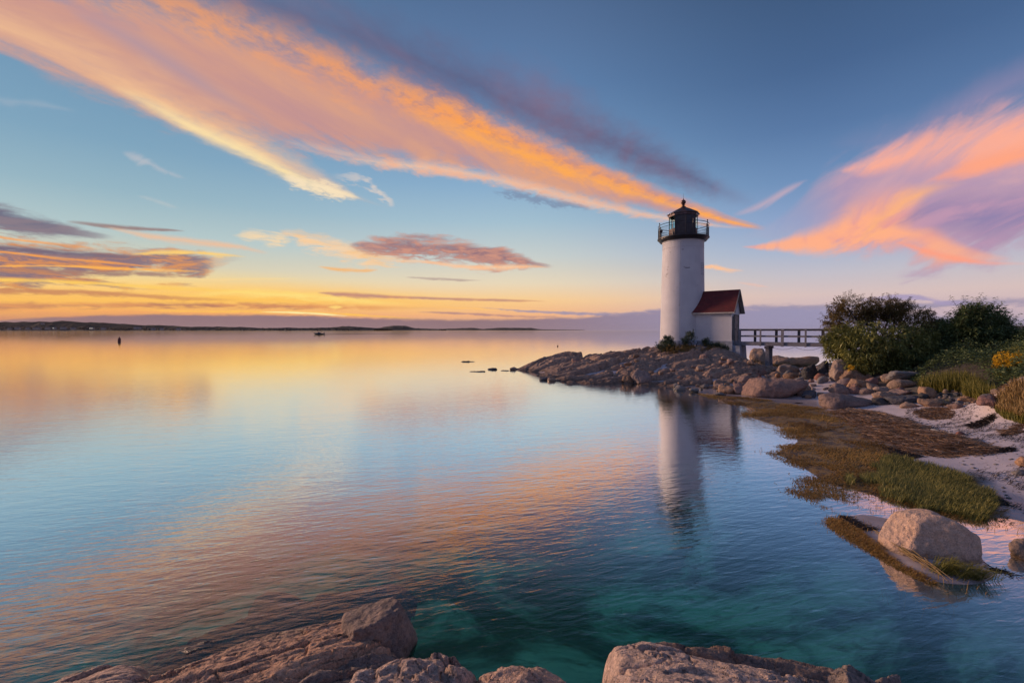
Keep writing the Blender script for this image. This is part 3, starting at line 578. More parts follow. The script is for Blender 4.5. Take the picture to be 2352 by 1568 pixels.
# ------------------------------------------------------------------ headland bedrock
HP = [(-.2,41.2,.12),(1.0,41.6,.5),(1.5,43.5,.5),(3.2,42.3,1.15),(5,42.3,1.5),(6.2,42.2,1.35),(8,42,1.55),(10,41.5,1.75),(12,40.5,1.95),(15,40.5,2.2),(17.6,38.4,1.9),(18.2,36.9,1.6),(19.2,36.5,.8),
      (2,36,.15),(4,35,.5),(6,33,.4),(4,32,.45),(3,32.4,.25),(5,31,.3),(3,30.6,-.5),(2.0,32.6,-.1),(7,31.5,.35),(9,31.5,.5),(11,31.5,.5),(9,34,1.0),(12,34,1.2),(6,37,1.0),(9,38,1.5),(12,37,1.85),(14,36.4,2.0),(15.6,35.4,2.35),(16.6,35,2.1),(17.8,34.5,1.5),(19.2,34.1,.8),(20.2,34,.5),
      (14,33,1.2),(16,32.5,1.2),(17.5,31.8,.7),(13,30.5,.5),(15,30,.55),(10,29.6,.1),(7,29.6,-.1),(5.4,30.4,.25),(5,29.4,-.3),(13,28.3,.05),(16,28.5,.25),(18,29,.35),(0,43,-.4),(0,40,-.3),(1,38,-.4),(0,36,-.8),(6,28,-.8),(10,27.5,-.5),(13,26.5,-.3),
      (5,45,.2),(9,45.5,.2),(13,45,.4),(17,43,.2),(5,47,-.8),(12,48,-1),(20,42,-.6),(21,38,0),(20,30,.4),(21,33,.5),(-2,42,-.9),(-2,36,-1.2),(2,47,-1)]
HB = RBF(HP)
def headz(x, y):
    z = HB(x, y)
    wx = x + fbm(np.stack([x*.5, y*.5, x*0], -1), 3, 31)*.5; wy = y + fbm(np.stack([x*.5, y*.5, x*0+4], -1), 3, 37)*.4
    c_, s_ = math.cos(-.18), math.sin(-.18); rx = wx*c_-wy*s_; ry = wx*s_+wy*c_
    r = 0
    for (sx_, sy_, A, sd) in ((.22, .46, .60, 1), (.55, 1.25, .24, 2), (1.5, 3.4, .07, 3), (4.2, 6.5, .02, 4)):
        f1, f2, h, ax, ay = worley(rx*sx_, ry*sy_, sd)
        e = np.clip((f2-f1)/.24, 0, 1); dome = np.sqrt(np.clip(1-(1-e)**2, 0, 1))
        r = r + A*((dome-.93)*.62 + (h-.5)*.75 - ay*(.4+h*.5)*.9 + ax*(h-.5)*.7 - (ax*ax+ay*ay)*.5)
    slope = fbm(np.stack([x*3, y*3, z*3], -1), 3, 41)*.035
    smooth = np.exp(-(((x-16.8)/1.9)**2+((y-34.9)/1.2)**2))*.8
    tow = np.clip(1-np.hypot(x-15.5, y-39.5)/4.2, 0, 1)
    am = np.clip((x+1)/9, .4, 1)
    return z-.06-.16*(1-np.clip((x-3)/8, 0, 1)) + r*am*(1-smooth)*(1-tow*.8) + slope + ridged(np.stack([rx*.8, ry*2.4, x*0], -1), 3, 44)*.04
head = gridmesh('headland', np.arange(-1.5, 21.5, .06), np.arange(27, 47.5, .07), headz, M['bed'], keep=lambda x, y, z: (z > -.35))
tag(head, kind='structure')
def hz(x, y): return float(headz(np.array([float(x)]), np.array([float(y)]))[0])
def surf(x, y):
    g = gh(x, y)
    if -1.5 < x < 21.4 and 27 < y < 47.4: g = max(g, hz(x, y))
    return g

# ------------------------------------------------------------------ boulders
def ico(sub):
    import bmesh
    bm = bmesh.new(); bmesh.ops.create_icosphere(bm, subdivisions=sub, radius=1)
    v = np.array([q.co[:] for q in bm.verts]); f = np.array([[k.index for k in q.verts] for q in bm.faces]); bm.free(); return v, f
ICO = {k: ico(k) for k in (3, 4, 5, 6)}
def boulder(name, cx, cy, z0, w, d, h, mat, seed, sub=4, p=14, planes=18, rz=0, rough=.04, sink=.25, extra=None, tilt=0):
    """a rounded polyhedral stone w x d x h whose foot is sunk below z0"""
    r_ = np.random.RandomState(seed); v, f = ICO[sub]; n = v
    dirs = r_.normal(size=(planes, 3)); dirs[:, 2] *= .7; dirs /= np.linalg.norm(dirs, axis=1)[:, None]; ds = .64+.34*r_.rand(planes)
    dirs = np.vstack([dirs, np.eye(3), -np.eye(3)]); ds = np.concatenate([ds, [1]*6])
    if extra:
        for (dx, dy, dz, dd) in extra:
            q = np.array([dx, dy, dz], float); dirs = np.vstack([dirs, q/np.linalg.norm(q)]); ds = np.append(ds, dd)
    s = np.maximum(0, n@dirs.T)/ds; r = (s**p).sum(1)**(-1/p)
    q = n*r[:, None]; q = q/np.abs(q).max(0)
    sc_ = np.array([w/2, d/2, h/2*(1+sink)]); q = q*sc_; size = (w+d+h)/3
    q += n*(fbm(q/size*3+seed, 5, seed, .58)*rough*size)[:, None]*1.3
    q += n*(-np.clip(.12-np.abs(vnoise(q/size*2.2+seed*3, seed+5)), 0, .12)*rough*size*9)[:, None]*.6
    if tilt: c_, s_ = math.cos(tilt), math.sin(tilt); q = np.stack([q[:, 0]*c_-q[:, 2]*s_, q[:, 1], q[:, 0]*s_+q[:, 2]*c_], -1)
    c_, s_ = math.cos(rz), math.sin(rz); q = np.stack([q[:, 0]*c_-q[:, 1]*s_, q[:, 0]*s_+q[:, 1]*c_, q[:, 2]], -1)
    q[:, 2] += h/2*(1-sink)
    return mesh_np(name, q, f, mat, None, True, (cx, cy, z0))
def px_boulder(x0, x1, yt, yb, mat, seed, label, z=None, dr=.8, name='boulder', group=None, **k):
    """stone seen between rows yt and yb, columns x0 and x1, standing on the ground there"""
    xm = (x0+x1)/2
    if z is None:
        z = 0.3
        for _ in range(12):
            q = on(xm, yb, z); z = .5*z+.5*max(-.1, surf(q.x, q.y))
    q = on(xm, yb, z); Y = q.y
    w = (x1-x0)/FPX*Y; dep = w*dr; Yc = Y+dep*.42
    cxp = at(xm, yb, Yc).x; w = (x1-x0)/FPX*Yc
    top = at(xm, yt, Yc).z; h = max(.08, top-z)
    o = boulder(name, cxp, Yc, z, w, dep, h, M[mat], seed, rz=0, **k)
    tag(o, label, 'boulder', group); return o
B = px_boulder
B(1710,1832,869,919,'pink',3,'largest rounded pink grey boulder, cracked down its right side, at the far marsh end', z=-.05, sub=5, p=10, rough=.02)
B(1867,2007,904,938,'pink',4,'long flat grey pink boulder lying at the edge of the white sand', sub=5, p=9, dr=.55, rough=.02)
B(2042,2108,906,930,'bluegrey',5,'smooth blue grey boulder beside the black stone on the sand', sub=5, p=8)
B(2004,2044,914,931,'black',6,'low black stone between the long flat boulder and the blue grey one', p=17)
B(2108,2140,901,918,'black',7,'round black stone half behind the blue grey boulder', p=8)
B(2112,2178,916,934,'tan',8,'flat tan stone just right of the blue grey boulder', p=10, dr=.6)
B(2174,2214,925,941,'pink',9,'small low pinkish stone on the open sand', p=17)
B(2200,2250,909,925,'tan',10,'pale rounded stone below the pebble bank', p=17)
B(2244,2291,907,931,'red',12,'reddish pointed boulder on the upper beach', p=17)
B(2069,2109,925,938,'tan',13,'low brown stone partly covered by dead reeds', p=18)
B(2007,2050,898,917,'tan',14,'flat tan stone behind the low black stone', p=11)
B(2047,2095,893,909,'pink',15,'rounded light tan stone behind the blue grey boulder', p=18)
B(2004,2043,886,902,'tan',16,'tan stone in the middle of the boulder field', p=17)
B(2051,2106,866,886,'tan',17,'angular tan boulder in front of the flat grey slab', p=18)
B(2040,2118,849,869,'grey',18,'flat grey slab lying under the big bush', p=9, dr=.5)
B(1925,1992,849,881,'tan',19,'big angular tan boulder at the foot of the bush', sub=5, p=18)
B(1946,1993,868,891,'tan',20,'tan boulder with dark underside in front of the big angular one', p=11)
B(1901,1954,878,909,'pink',21,'grey pink blocky boulder left of the boulder field', p=17)
B(1950,1981,889,906,'red',22,'small reddish tan boulder between two tan ones', p=11)
B(1976,2008,892,906,'pink',23,'small pinkish boulder above the long flat one', p=11)
B(1840,1871,894,915,'bluegrey',24,'dark grey rounded stone right of the large cracked boulder', p=18)
B(1826,1847,885,910,'pink',25,'small upright stone touching the large cracked boulder', p=18)
B(1908,1945,822,877,'tan',26,'tall upright tan rock face under the left side of the bush', sub=5, p=10, dr=.9)
B(1841,1880,834,872,'black',27,'tall dark jagged rock between headland and bush', p=10, sub=5)
B(1877,1905,829,864,'bluegrey',28,'dark upright rock against the tall tan rock', p=18)
B(1784,1836,834,860,'tan',29,'tan boulder right of the bridge pier', p=17)
B(1714,1770,800,836,'tan',30,'rounded brown boulder behind the bridge pier', z=.55, p=18)
B(1762,1815,817,842,'tan',31,'brown boulder just right of the bridge pier foot', p=11)
B(1795,1873,818,842,'tan',32,'long low brown boulder seen against the water under the bridge', p=10, dr=.5)
B(2278,2305,893,908,'tan',33,'small brown stone beside the yellow flowers', p=11)
B(2334,2372,1050,1074,'tan',34,'upper of two pale stones cut by the right edge of the sand', p=18)
B(2329,2360,1078,1094,'grey',35,'lower flat pale stone at the right edge of the sand', p=18)
B(2320,2400,1240,1300,'tan',36,'brown boulder standing in the shallow film of water at the right edge', z=-.05, sub=5, p=11)
B(2106,2128,868,880,'grey',38,'small grey stone at the edge of the tall grass', p=11)
B(2195,2212,990,999,'red',39,'small dark red stone alone on the sand', p=17)
B(1452,1499,849,886,'pink',40,'large smooth shoreline boulder with a split, below the lighthouse', z=-.1, sub=5, p=10, dr=1.0)
B(1428,1456,861,882,'tan',41,'brown boulder against the left side of the smooth shoreline boulder', z=-.05, p=17)
B(1600,1634,838,849,'tan',42,'small brown block on the headland above the round boulder', p=17)
B(1645,1694,884,905,'tan',43,'low brown boulder at the water left of the large cracked boulder', p=11)
B(1582,1606,891,902,'grey',44,'small grey stone standing in the shallows in front of the headland', z=-.03, p=11)
B(1640,1668,901,910,'grey',45,'small pale stone on the far marsh edge', z=.0, p=11)
B(1238,1262,865,876,'bluegrey',46,'dark wet rock off the near tip of the headland', z=-.08, p=11)
B(1256,1278,867,878,'tan',47,'dark brown wet rock touching the near headland tip', z=-.08, p=11)
B(1170,1192,843,852,'tan',48,'small rock at the far left end of the headland', z=-.1, p=11)
B(1119,1144,844,852,'bluegrey',49,'dark rock standing alone in the water off the headland point', z=-.1, p=9, name='sea_rock')
B(1150,1172,850,853.5,'bluegrey',50,'barely awash flat rock beside the lone dark one', z=-.06, p=9, name='sea_rock')
B(1078,1116,852,856,'bluegrey',51,'outermost of the awash rocks, thin and flat', z=-.06, p=9, name='sea_rock')
B(1056,1096,829,832,'bluegrey',52,'thin dark reef line far out left of the headland', z=-.05, p=9, name='sea_rock', dr=.3)
# hero boulder
q0 = on(2128, 1296, 0.0)
hero = boulder('boulder', 6.72, 7.24, -.08, 1.32, .76, .80, M['orange'], 77, sub=6, p=26, planes=0, rz=math.radians(-22), rough=.022,
               extra=[(-1, -.5, .5, .78), (.05, -1, .42, .80), (-.25, .2, 1, .90), (1, -.5, .2, .80), (.75, .1, 1, .80), (-.6, -.6, 1, .92), (.9, -.9, -.1, .95), (-1, .5, .3, .9)], sink=.2)
tag(hero, 'big orange granite boulder with dark right side, beside the near marsh grass', 'boulder')
# random boulders
def scatter_stones(n, poly, smin, smax, mats, label, group, seed, sub=3, name='stone', mind=.6):
    r_ = random.Random(seed); xs = [p[0] for p in poly]; ys = [p[1] for p in poly]; done = []
    tries = 0
    while len(done) < n and tries < n*60:
        tries += 1; x = r_.uniform(min(xs), max(xs)); y = r_.uniform(min(ys), max(ys))
        if sdf(poly, np.array([x]), np.array([y]))[0] > 0: continue
        s = smin+(smax-smin)*r_.random()**2.2
        if any((x-a)**2+(y-b)**2 < ((s+t_)*mind)**2 for a, b, t_ in done): continue
        z = surf(x, y)
        if z < -.1: continue
        done.append((x, y, s))
        o = boulder(name, x, y, z, s*r_.uniform(.85, 1.4), s*r_.uniform(.6, 1), s*r_.uniform(.38, .75), M[r_.choice(mats)], r_.randint(0, 9999), sub=sub, p=r_.choice([9, 14, 22]), rz=r_.uniform(-.6, .6), rough=.03, tilt=r_.uniform(-.15, .15))
        tag(o, label, 'stone', group)
    return done
w2 = lambda L: [tuple(on(*q).xy) for q in L]
F1 = w2([(1640,880,.3),(1760,850,.8),(1880,850,.9),(1960,862,1.0),(2110,872,1.1),(2160,900,.9),(2130,925,.5),(2050,912,.5),(1990,905,.4),(1930,912,.2),(1860,918,.05),(1840,912,.1),(1700,905,.1)])
scatter_stones(95, F1, .28, 1.0, ['tan', 'tan', 'pink', 'pink', 'grey', 'tan', 'red'], 'loose brown or pinkish stone among the boulders between headland and bush', 'loose stones between the headland and the bush', 5)
F2 = [(3, 35), (6, 32), (10, 31), (14, 30.2), (17, 30), (20.5, 32.5), (20.5, 36), (17, 33.5), (13, 35.5), (8, 38), (4, 39)]
scatter_stones(26, F2, .35, .9, ['tan', 'pink', 'tan'], 'loose brown stone resting on the bedrock below the lighthouse', 'loose stones on the headland', 6)
F3 = [(9.5, 27.3), (12.5, 26.2), (15.5, 27.0), (15, 29.5), (11, 30)]
scatter_stones(24, F3, .22, .7, ['tan', 'grey', 'pink'], 'small stone along the waterline in front of the headland', 'stones at the headland waterline', 8)
F4 = w2([(2110,885,1.0),(2190,888,1.1),(2290,898,1.2),(2330,915,1.2),(2250,918,1.0),(2150,915,.8)])
scatter_stones(90, F4, .10, .34, ['grey', 'grey', 'tan', 'bluegrey', 'pink'], 'small grey pebble in the bank of pebbles below the tall grass', 'pebbles below the tall grass', 9, sub=3, name='pebble')

F5 = w2([(2190,925,.75),(2300,928,.85),(2390,945,.85),(2370,972,.7),(2230,952,.65)])
scatter_stones(20, F5, .14, .42, ['tan', 'pink', 'grey'], 'small stone on the upper beach around the reddish boulder', 'stones on the upper beach', 12)
# ------------------------------------------------------------------ foreground ledges
def ledge(name, label, pts, poly, mat, seed, side=4.5, res=.016, strata=(.9, 3.0, .3), amp=.05, rnd_=.10, zmin=-.55):
    """pts: (x, y, z) photo points giving the top; poly: photo outline (x, y, z) of that top"""
    W = [(on(a, b, z).x, on(a, b, z).y, z) if b > 5.5 else (a, b, z) for a, b, z in pts]
    S = RBF(W); P = [tuple(on(a, b, z).xy) if b > 5.5 else (a, b) for a, b, z in poly]
    xs = [p[0] for p in P]; ys = [p[1] for p in P]
    def zf(x, y):
        n0 = fbm(np.stack([x*3, y*3, x*0+seed], -1), 4, seed)
        sd = sdf(P, x, y) + n0*.05 + vnoise(np.stack([x*9, y*9, x*0], -1), seed)*.015
        e = sd/rnd_
        drop = rnd_*np.where(e > 3, e, np.log1p(np.exp(np.clip(e, -30, 3))))
        c_, s_ = math.cos(strata[2]), math.sin(strata[2]); rx = x*c_+y*s_; ry = y*c_-x*s_
        rg = ridged(np.stack([rx*strata[0], ry*strata[1], x*0+seed], -1), 4, seed+3)
        tq = (fbm(np.stack([rx*strata[0]*1.3, ry*strata[1]*1.2, x*0+seed+5], -1), 4, seed+13)+1.2)*3.2; fr_ = tq-np.floor(tq)
        terr = (np.floor(tq)+np.clip((fr_-.55)/.12, 0, 1))*.32-1.2
        f1, f2, h, ax, ay = worley(rx*strata[0]*1.3+n0*.25, ry*strata[1]*.9+n0*.3, seed)
        crack = -np.clip(.055-(f2-f1), 0, .055)/.055
        g1, g2, gh_, bx_, by_ = worley(rx*strata[0]*3.1+n0*.3+7, ry*strata[1]*2.1+n0*.3, seed+50)
        crk2 = -np.clip(.05-(g2-g1), 0, .05)/.05; h2 = (h*7.13) % 1; gh2 = (gh_*5.7) % 1
        z = S(x, y) - side*drop + (rg-.8)*amp*.45 + terr*amp*.7 + n0*amp*.3 + crack*amp*1.3 + (h-.5)*amp*1.4 + (ax*(h2-.5)*2.4+ay*(h-.5)*2.0)*amp + (crk2*.55+(gh_-.5)*.5+(bx_*(gh2-.5)*1.6+by_*(gh_-.5)*1.6))*amp*.6
        return z + fbm(np.stack([x*30, y*30, x*0], -1), 3, seed+8)*.0035 + vnoise(np.stack([x*70, y*70, x*0], -1), seed+9)*.002
    m = .35
    o = gridmesh(name, np.arange(min(xs)-m, max(xs)+m, res), np.arange(max(1.6, min(ys)-m), max(ys)+m, res), zf, mat, keep=lambda x, y, z: (z > zmin))
    tag(o, label, 'rock'); return o
# long ridge along the water, lower left
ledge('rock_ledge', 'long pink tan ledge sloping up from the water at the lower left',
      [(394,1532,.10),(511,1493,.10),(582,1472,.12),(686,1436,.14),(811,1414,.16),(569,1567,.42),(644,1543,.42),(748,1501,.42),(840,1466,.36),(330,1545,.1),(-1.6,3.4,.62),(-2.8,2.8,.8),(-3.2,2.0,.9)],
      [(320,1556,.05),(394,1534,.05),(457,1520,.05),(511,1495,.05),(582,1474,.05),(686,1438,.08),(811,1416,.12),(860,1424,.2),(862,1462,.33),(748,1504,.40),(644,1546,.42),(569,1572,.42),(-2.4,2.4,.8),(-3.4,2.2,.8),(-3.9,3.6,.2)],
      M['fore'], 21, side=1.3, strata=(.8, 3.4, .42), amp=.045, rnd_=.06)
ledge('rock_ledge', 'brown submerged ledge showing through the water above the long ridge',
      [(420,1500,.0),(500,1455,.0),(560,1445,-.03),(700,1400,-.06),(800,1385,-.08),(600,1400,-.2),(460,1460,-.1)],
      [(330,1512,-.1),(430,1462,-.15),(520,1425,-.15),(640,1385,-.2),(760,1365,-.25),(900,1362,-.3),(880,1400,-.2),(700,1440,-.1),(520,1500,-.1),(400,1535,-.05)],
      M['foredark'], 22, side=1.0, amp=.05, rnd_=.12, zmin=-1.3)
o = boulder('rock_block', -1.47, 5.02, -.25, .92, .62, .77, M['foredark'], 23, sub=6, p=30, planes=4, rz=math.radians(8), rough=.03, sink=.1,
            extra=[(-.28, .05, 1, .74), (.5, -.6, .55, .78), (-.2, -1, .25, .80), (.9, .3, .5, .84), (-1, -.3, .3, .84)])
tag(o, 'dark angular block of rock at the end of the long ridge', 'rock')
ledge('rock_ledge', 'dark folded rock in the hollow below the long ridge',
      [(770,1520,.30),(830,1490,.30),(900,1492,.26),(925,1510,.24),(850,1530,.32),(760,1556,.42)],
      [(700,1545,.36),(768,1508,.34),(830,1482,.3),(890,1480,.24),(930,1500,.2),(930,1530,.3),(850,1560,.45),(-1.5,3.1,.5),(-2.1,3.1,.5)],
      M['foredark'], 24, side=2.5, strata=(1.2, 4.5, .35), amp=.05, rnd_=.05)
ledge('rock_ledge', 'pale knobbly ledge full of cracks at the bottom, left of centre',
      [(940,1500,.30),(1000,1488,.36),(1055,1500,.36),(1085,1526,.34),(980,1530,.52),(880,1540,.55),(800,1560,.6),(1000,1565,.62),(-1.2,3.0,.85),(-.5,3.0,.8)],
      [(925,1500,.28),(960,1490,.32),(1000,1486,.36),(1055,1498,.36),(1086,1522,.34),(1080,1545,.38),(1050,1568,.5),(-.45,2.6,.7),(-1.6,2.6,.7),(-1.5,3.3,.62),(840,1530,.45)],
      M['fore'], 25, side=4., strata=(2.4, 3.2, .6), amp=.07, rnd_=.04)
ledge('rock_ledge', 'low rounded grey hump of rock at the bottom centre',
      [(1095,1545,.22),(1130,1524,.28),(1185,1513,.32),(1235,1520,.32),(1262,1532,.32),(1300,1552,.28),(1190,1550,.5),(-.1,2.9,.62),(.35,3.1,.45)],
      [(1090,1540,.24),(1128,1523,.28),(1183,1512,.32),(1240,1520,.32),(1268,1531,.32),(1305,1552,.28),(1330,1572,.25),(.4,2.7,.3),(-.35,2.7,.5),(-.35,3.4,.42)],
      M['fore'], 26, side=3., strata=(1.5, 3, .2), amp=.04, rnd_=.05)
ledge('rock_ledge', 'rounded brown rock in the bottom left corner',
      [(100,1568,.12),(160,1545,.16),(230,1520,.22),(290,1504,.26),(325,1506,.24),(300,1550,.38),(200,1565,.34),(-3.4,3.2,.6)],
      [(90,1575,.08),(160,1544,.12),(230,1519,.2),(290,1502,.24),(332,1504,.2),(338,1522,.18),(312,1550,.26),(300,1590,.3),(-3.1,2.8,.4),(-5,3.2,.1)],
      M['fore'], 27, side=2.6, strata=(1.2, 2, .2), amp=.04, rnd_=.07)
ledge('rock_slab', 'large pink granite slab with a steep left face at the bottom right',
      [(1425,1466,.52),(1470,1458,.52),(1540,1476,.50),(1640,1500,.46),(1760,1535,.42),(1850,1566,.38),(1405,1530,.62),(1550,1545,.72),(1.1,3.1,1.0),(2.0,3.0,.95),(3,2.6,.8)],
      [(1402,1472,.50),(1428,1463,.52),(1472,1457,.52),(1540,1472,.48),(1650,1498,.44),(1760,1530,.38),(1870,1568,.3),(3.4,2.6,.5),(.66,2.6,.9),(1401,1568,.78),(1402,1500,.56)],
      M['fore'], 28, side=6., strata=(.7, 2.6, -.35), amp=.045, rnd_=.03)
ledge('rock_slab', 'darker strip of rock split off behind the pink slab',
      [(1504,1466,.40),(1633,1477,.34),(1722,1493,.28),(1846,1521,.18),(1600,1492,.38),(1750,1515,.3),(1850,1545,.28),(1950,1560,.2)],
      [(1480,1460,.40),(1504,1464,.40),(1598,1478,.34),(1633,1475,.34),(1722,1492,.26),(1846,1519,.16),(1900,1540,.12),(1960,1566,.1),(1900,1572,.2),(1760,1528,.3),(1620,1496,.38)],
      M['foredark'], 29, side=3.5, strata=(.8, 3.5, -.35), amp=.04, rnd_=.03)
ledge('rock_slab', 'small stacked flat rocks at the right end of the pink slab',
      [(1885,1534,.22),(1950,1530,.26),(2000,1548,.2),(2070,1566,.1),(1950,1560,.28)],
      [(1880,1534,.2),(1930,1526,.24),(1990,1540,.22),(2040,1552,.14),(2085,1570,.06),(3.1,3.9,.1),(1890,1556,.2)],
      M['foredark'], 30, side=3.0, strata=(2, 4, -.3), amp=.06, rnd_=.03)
r_ = random.Random(55)
for k in range(0):
    x, y = r_.uniform(-1, 5.4), r_.uniform(4.8, 8.5)
    if gh(x, y) > -.4: continue
    s_ = r_.uniform(.08, .22); o = boulder('stone', x, y, gh(x, y)-.03, s_*1.2, s_, s_*.6, M[r_.choice(['tan', 'orange', 'grey'])], r_.randint(0, 9999), sub=3, p=12, rz=r_.uniform(-1, 1)); tag(o, 'stone lying on the bottom under the clear green water', 'stone', 'stones under the near water')
for k, (x, y, s, ar, dp) in enumerate([(1.9, 5.3, .6, 1.5, .5), (2.7, 4.8, .5, 1.6, .3), (-3.4, 6.6, .7, 1.5, .7)]):
    o = boulder('submerged_rock', x, y, -dp-.12, s*ar*1.2, s, s*.55, M['foredark'], 300+k, sub=4, p=17); tag(o, 'dark rock lying under the water beyond the foreground ledges', 'rock', 'rocks under the near water')

# ------------------------------------------------------------------ lighthouse
TX, TY = 14.96, 40.0; PHI = .75
lh = empty('lighthouse', (TX, TY, 2.0)); tag(lh, 'white round brick lighthouse with black lantern and red roofed entrance house, on the rocky headland', 'lighthouse')
def uvset(o, fn):
    me = o.data; uv = me.uv_layers.new(name='uv')
    for p in me.polygons:
        for li in p.loop_indices:
            uv.data[li].uv = fn(me.vertices[me.loops[li].vertex_index].co, p)
def rad(z): return 1.86-(z+2.0-2.72)*(1.86-1.70)/(11.0-2.72) + .0
prof = []
for k in range(60):
    z = .72+(9.15-.72)*k/59.; prof.append((rad(z), z))
prof += [(1.72, 9.18), (1.76, 9.22), (1.74, 9.28)]
tw = MB().lathe(prof, 96, cap=False).build('tower_wall', M['white'], lh, True)
def fuv(v, p):
    a = math.atan2(v.y, v.x); c_ = math.atan2(p.center.y, p.center.x)
    if a-c_ > math.pi: a -= 2*math.pi
    if c_-a > math.pi: a += 2*math.pi
    return (a*1.78, v.z)
uvset(tw, fuv)
MB().lathe([(1.98, -1.2), (1.98, .68), (1.93, .74), (1.80, .745)], 64, cap=False).build('foundation', M['found'], lh, True)
for zz in (8.65, 8.85, 9.02): MB().ring(rad(zz)+.012, zz, .014, 64, 4).build('brick_band', M['white'], tw)
# worn dark gaps and seam
def onwall(ang, z, w, h, name, mat, depth=.02):
    m = MB(); R = rad(z)+.002; n = 5; v = []
    for i in range(n+1):
        a = ang-w/2/R+w/R*i/n; jz = (rnd.random()-.5)*h*.6
        for (rr, zz) in ((R+depth, z-h/2+jz), (R+depth, z+h/2+jz), (R-.03, z+h/2+jz), (R-.03, z-h/2+jz)): v.append((rr*math.cos(a), rr*math.sin(a), zz))
    f = []
    for i in range(n):
        for j in range(4): f.append((i*4+j, i*4+(j+1) % 4, (i+1)*4+(j+1) % 4, (i+1)*4+j))
    f += [(0, 3, 2, 1), (n*4, n*4+1, n*4+2, n*4+3)]
    return m.add(v, f).build(name, mat, tw)
vw = math.atan2(-TY, -TX)     # towards the camera
def wang(px): # photo column -> angle on wall
    a = math.atan2(TX, TY); b = math.atan((px-1176)/FPX/math.cos(0))-a; D = math.hypot(TX, TY); s = D*math.sin(b)/1.75
    return vw + math.asin(max(-1, min(1, s)))+b*0
for (px, py, w_, h_) in [(1566.5,572.5,.16,.035),(1538,576,.13,.03),(1577,615,.42,.05),(1570,612.5,.10,.03),(1531,627,.2,.05),(1529,631,.12,.03),(1534,625,.12,.03),(1534,610,.06,.05),(1532.5,616,.08,.04),(1531,633,.05,.04),(1537,637,.05,.03),(1560,700,.04,.10),(1561,650,.03,.12),(1522,756,.05,.06),(1548,668,.05,.03),(1600,655,.06,.03)]:
    onwall(wang(px), at(px, py, 38.4).z-2.0, w_, h_, 'worn_patch', M['peel'] if w_ < .09 else M['panel'], .004)
# vertical seam
sm = MB()
for k in range(40):
    z0 = .8+8.2*k/40; z1 = .8+8.2*(k+1)/40; a = wang(1561); sm.tube((rad(z0)*math.cos(a), rad(z0)*math.sin(a), z0), (rad(z1)*math.cos(a), rad(z1)*math.sin(a), z1), .012, 4)
sm.build('seam', M['found'], tw)
# blocked window at the right
wn = MB(); a = wang(1609.8)+.06
for k in range(8): 
    z = at(1610, 605+k*3.7, 39).z-2.0; R = rad(z)+.02
    p = Vector((R*math.cos(a-.16), R*math.sin(a-.16), z)); q = Vector((R*math.cos(a+.16), R*math.sin(a+.16), z)); wn.obox(p, q, .03, .035)
wn.build('window_slats', M['found'], tw)
# gallery
MB().lathe([(1.70, 9.25), (1.92, 9.30), (2.02, 9.42), (2.06, 9.52), (2.14, 9.53), (2.14, 9.60), (2.10, 9.62), (1.0, 9.62)], 72, cap=False).build('gallery_deck', M['iron'], lh, True)
rl = empty('railing'); rl.parent = lh
for zz, rr in ((10.70, .026), (10.48, .018), (9.70, .018)): MB().ring(2.08, zz, rr, 72, 6).build('rail', M['iron'], rl)
for k in range(8):
    a = vw+math.radians(22+45*k); c_, s_ = 2.08*math.cos(a), 2.08*math.sin(a)
    MB().tube((c_, s_, 9.6), (c_, s_, 10.82), .034, 8).lathe([(.001, 10.80), (.045, 10.83), (.055, 10.87), (.04, 10.91), (.001, 10.93)], 8, c_, s_, cap=False).build('railing_post', M['iron'], rl)
bl = MB()
for k in range(96):
    a = 2*math.pi*k/96; c_, s_ = 2.08*math.cos(a), 2.08*math.sin(a); bl.tube((c_, s_, 9.62), (c_, s_, 10.48), .0095, 4)
bl.build('balusters', M['iron'], rl)
# lantern: octagon with corners at measured places
A0 = vw+math.radians(11)
def octp(R, z, k): a = A0+math.pi/4*k; return (R*math.cos(a), R*math.sin(a), z)
RL = 1.17; zb, zt = 9.62, 11.45
lr = empty('lantern_room'); lr.parent = lh
# faces 0..7 between corner k and k+1; seen from the camera the front faces are solid
def mid(k): return A0+math.pi/4*(k+.5)
for k in range(8):
    rel = (mid(k)-vw+math.pi) % (2*math.pi)-math.pi
    a, b_ = octp(RL, zb, k), octp(RL, zb, k+1); c_, d_ = octp(RL, zt, k+1), octp(RL, zt, k)
    ins = lambda p, q_: p
    solid = abs(rel-math.radians(11)) < math.radians(30)
    zs = zb+.78
    def quad(z0, z1, name, mat, off=0.):
        P4 = [octp(RL-off, z0, k), octp(RL-off, z0, k+1), octp(RL-off, z1, k+1), octp(RL-off, z1, k), octp(RL-off-.03, z0, k), octp(RL-off-.03, z0, k+1), octp(RL-off-.03, z1, k+1), octp(RL-off-.03, z1, k)]
        return MB().add(P4, [(0, 1, 2, 3), (7, 6, 5, 4), (0, 4, 5, 1), (3, 2, 6, 7), (0, 3, 7, 4), (1, 5, 6, 2)]).build(name, mat, lr)
    if solid: quad(zb, zt, 'dark_panel', M['panel'])
    else:
        quad(zb, zs, 'lower_panel', M['peel']); quad(zs, zt, 'window_pane', M['glass'], .015)
    MB().tube(octp(RL, zb, k), octp(RL, zt, k), .035, 6).build('corner_post', M['iron'], lr)
MB().lathe([(.2, 9.7), (.24, 10.4), (.3, 10.5), (.3, 11.1), (.2, 11.2)], 16).build('lamp', M['trimdark'], lr, True)
rf = MB().lathe([(RL-.02, 11.44), (RL+.08, 11.46), (RL+.10, 11.60), (RL+.20, 11.62), (RL+.22, 11.68), (.62, 12.10), (.16, 12.32)], 8, a0=A0, cap=False).build('lantern_roof', M['roofmetal'], lh)
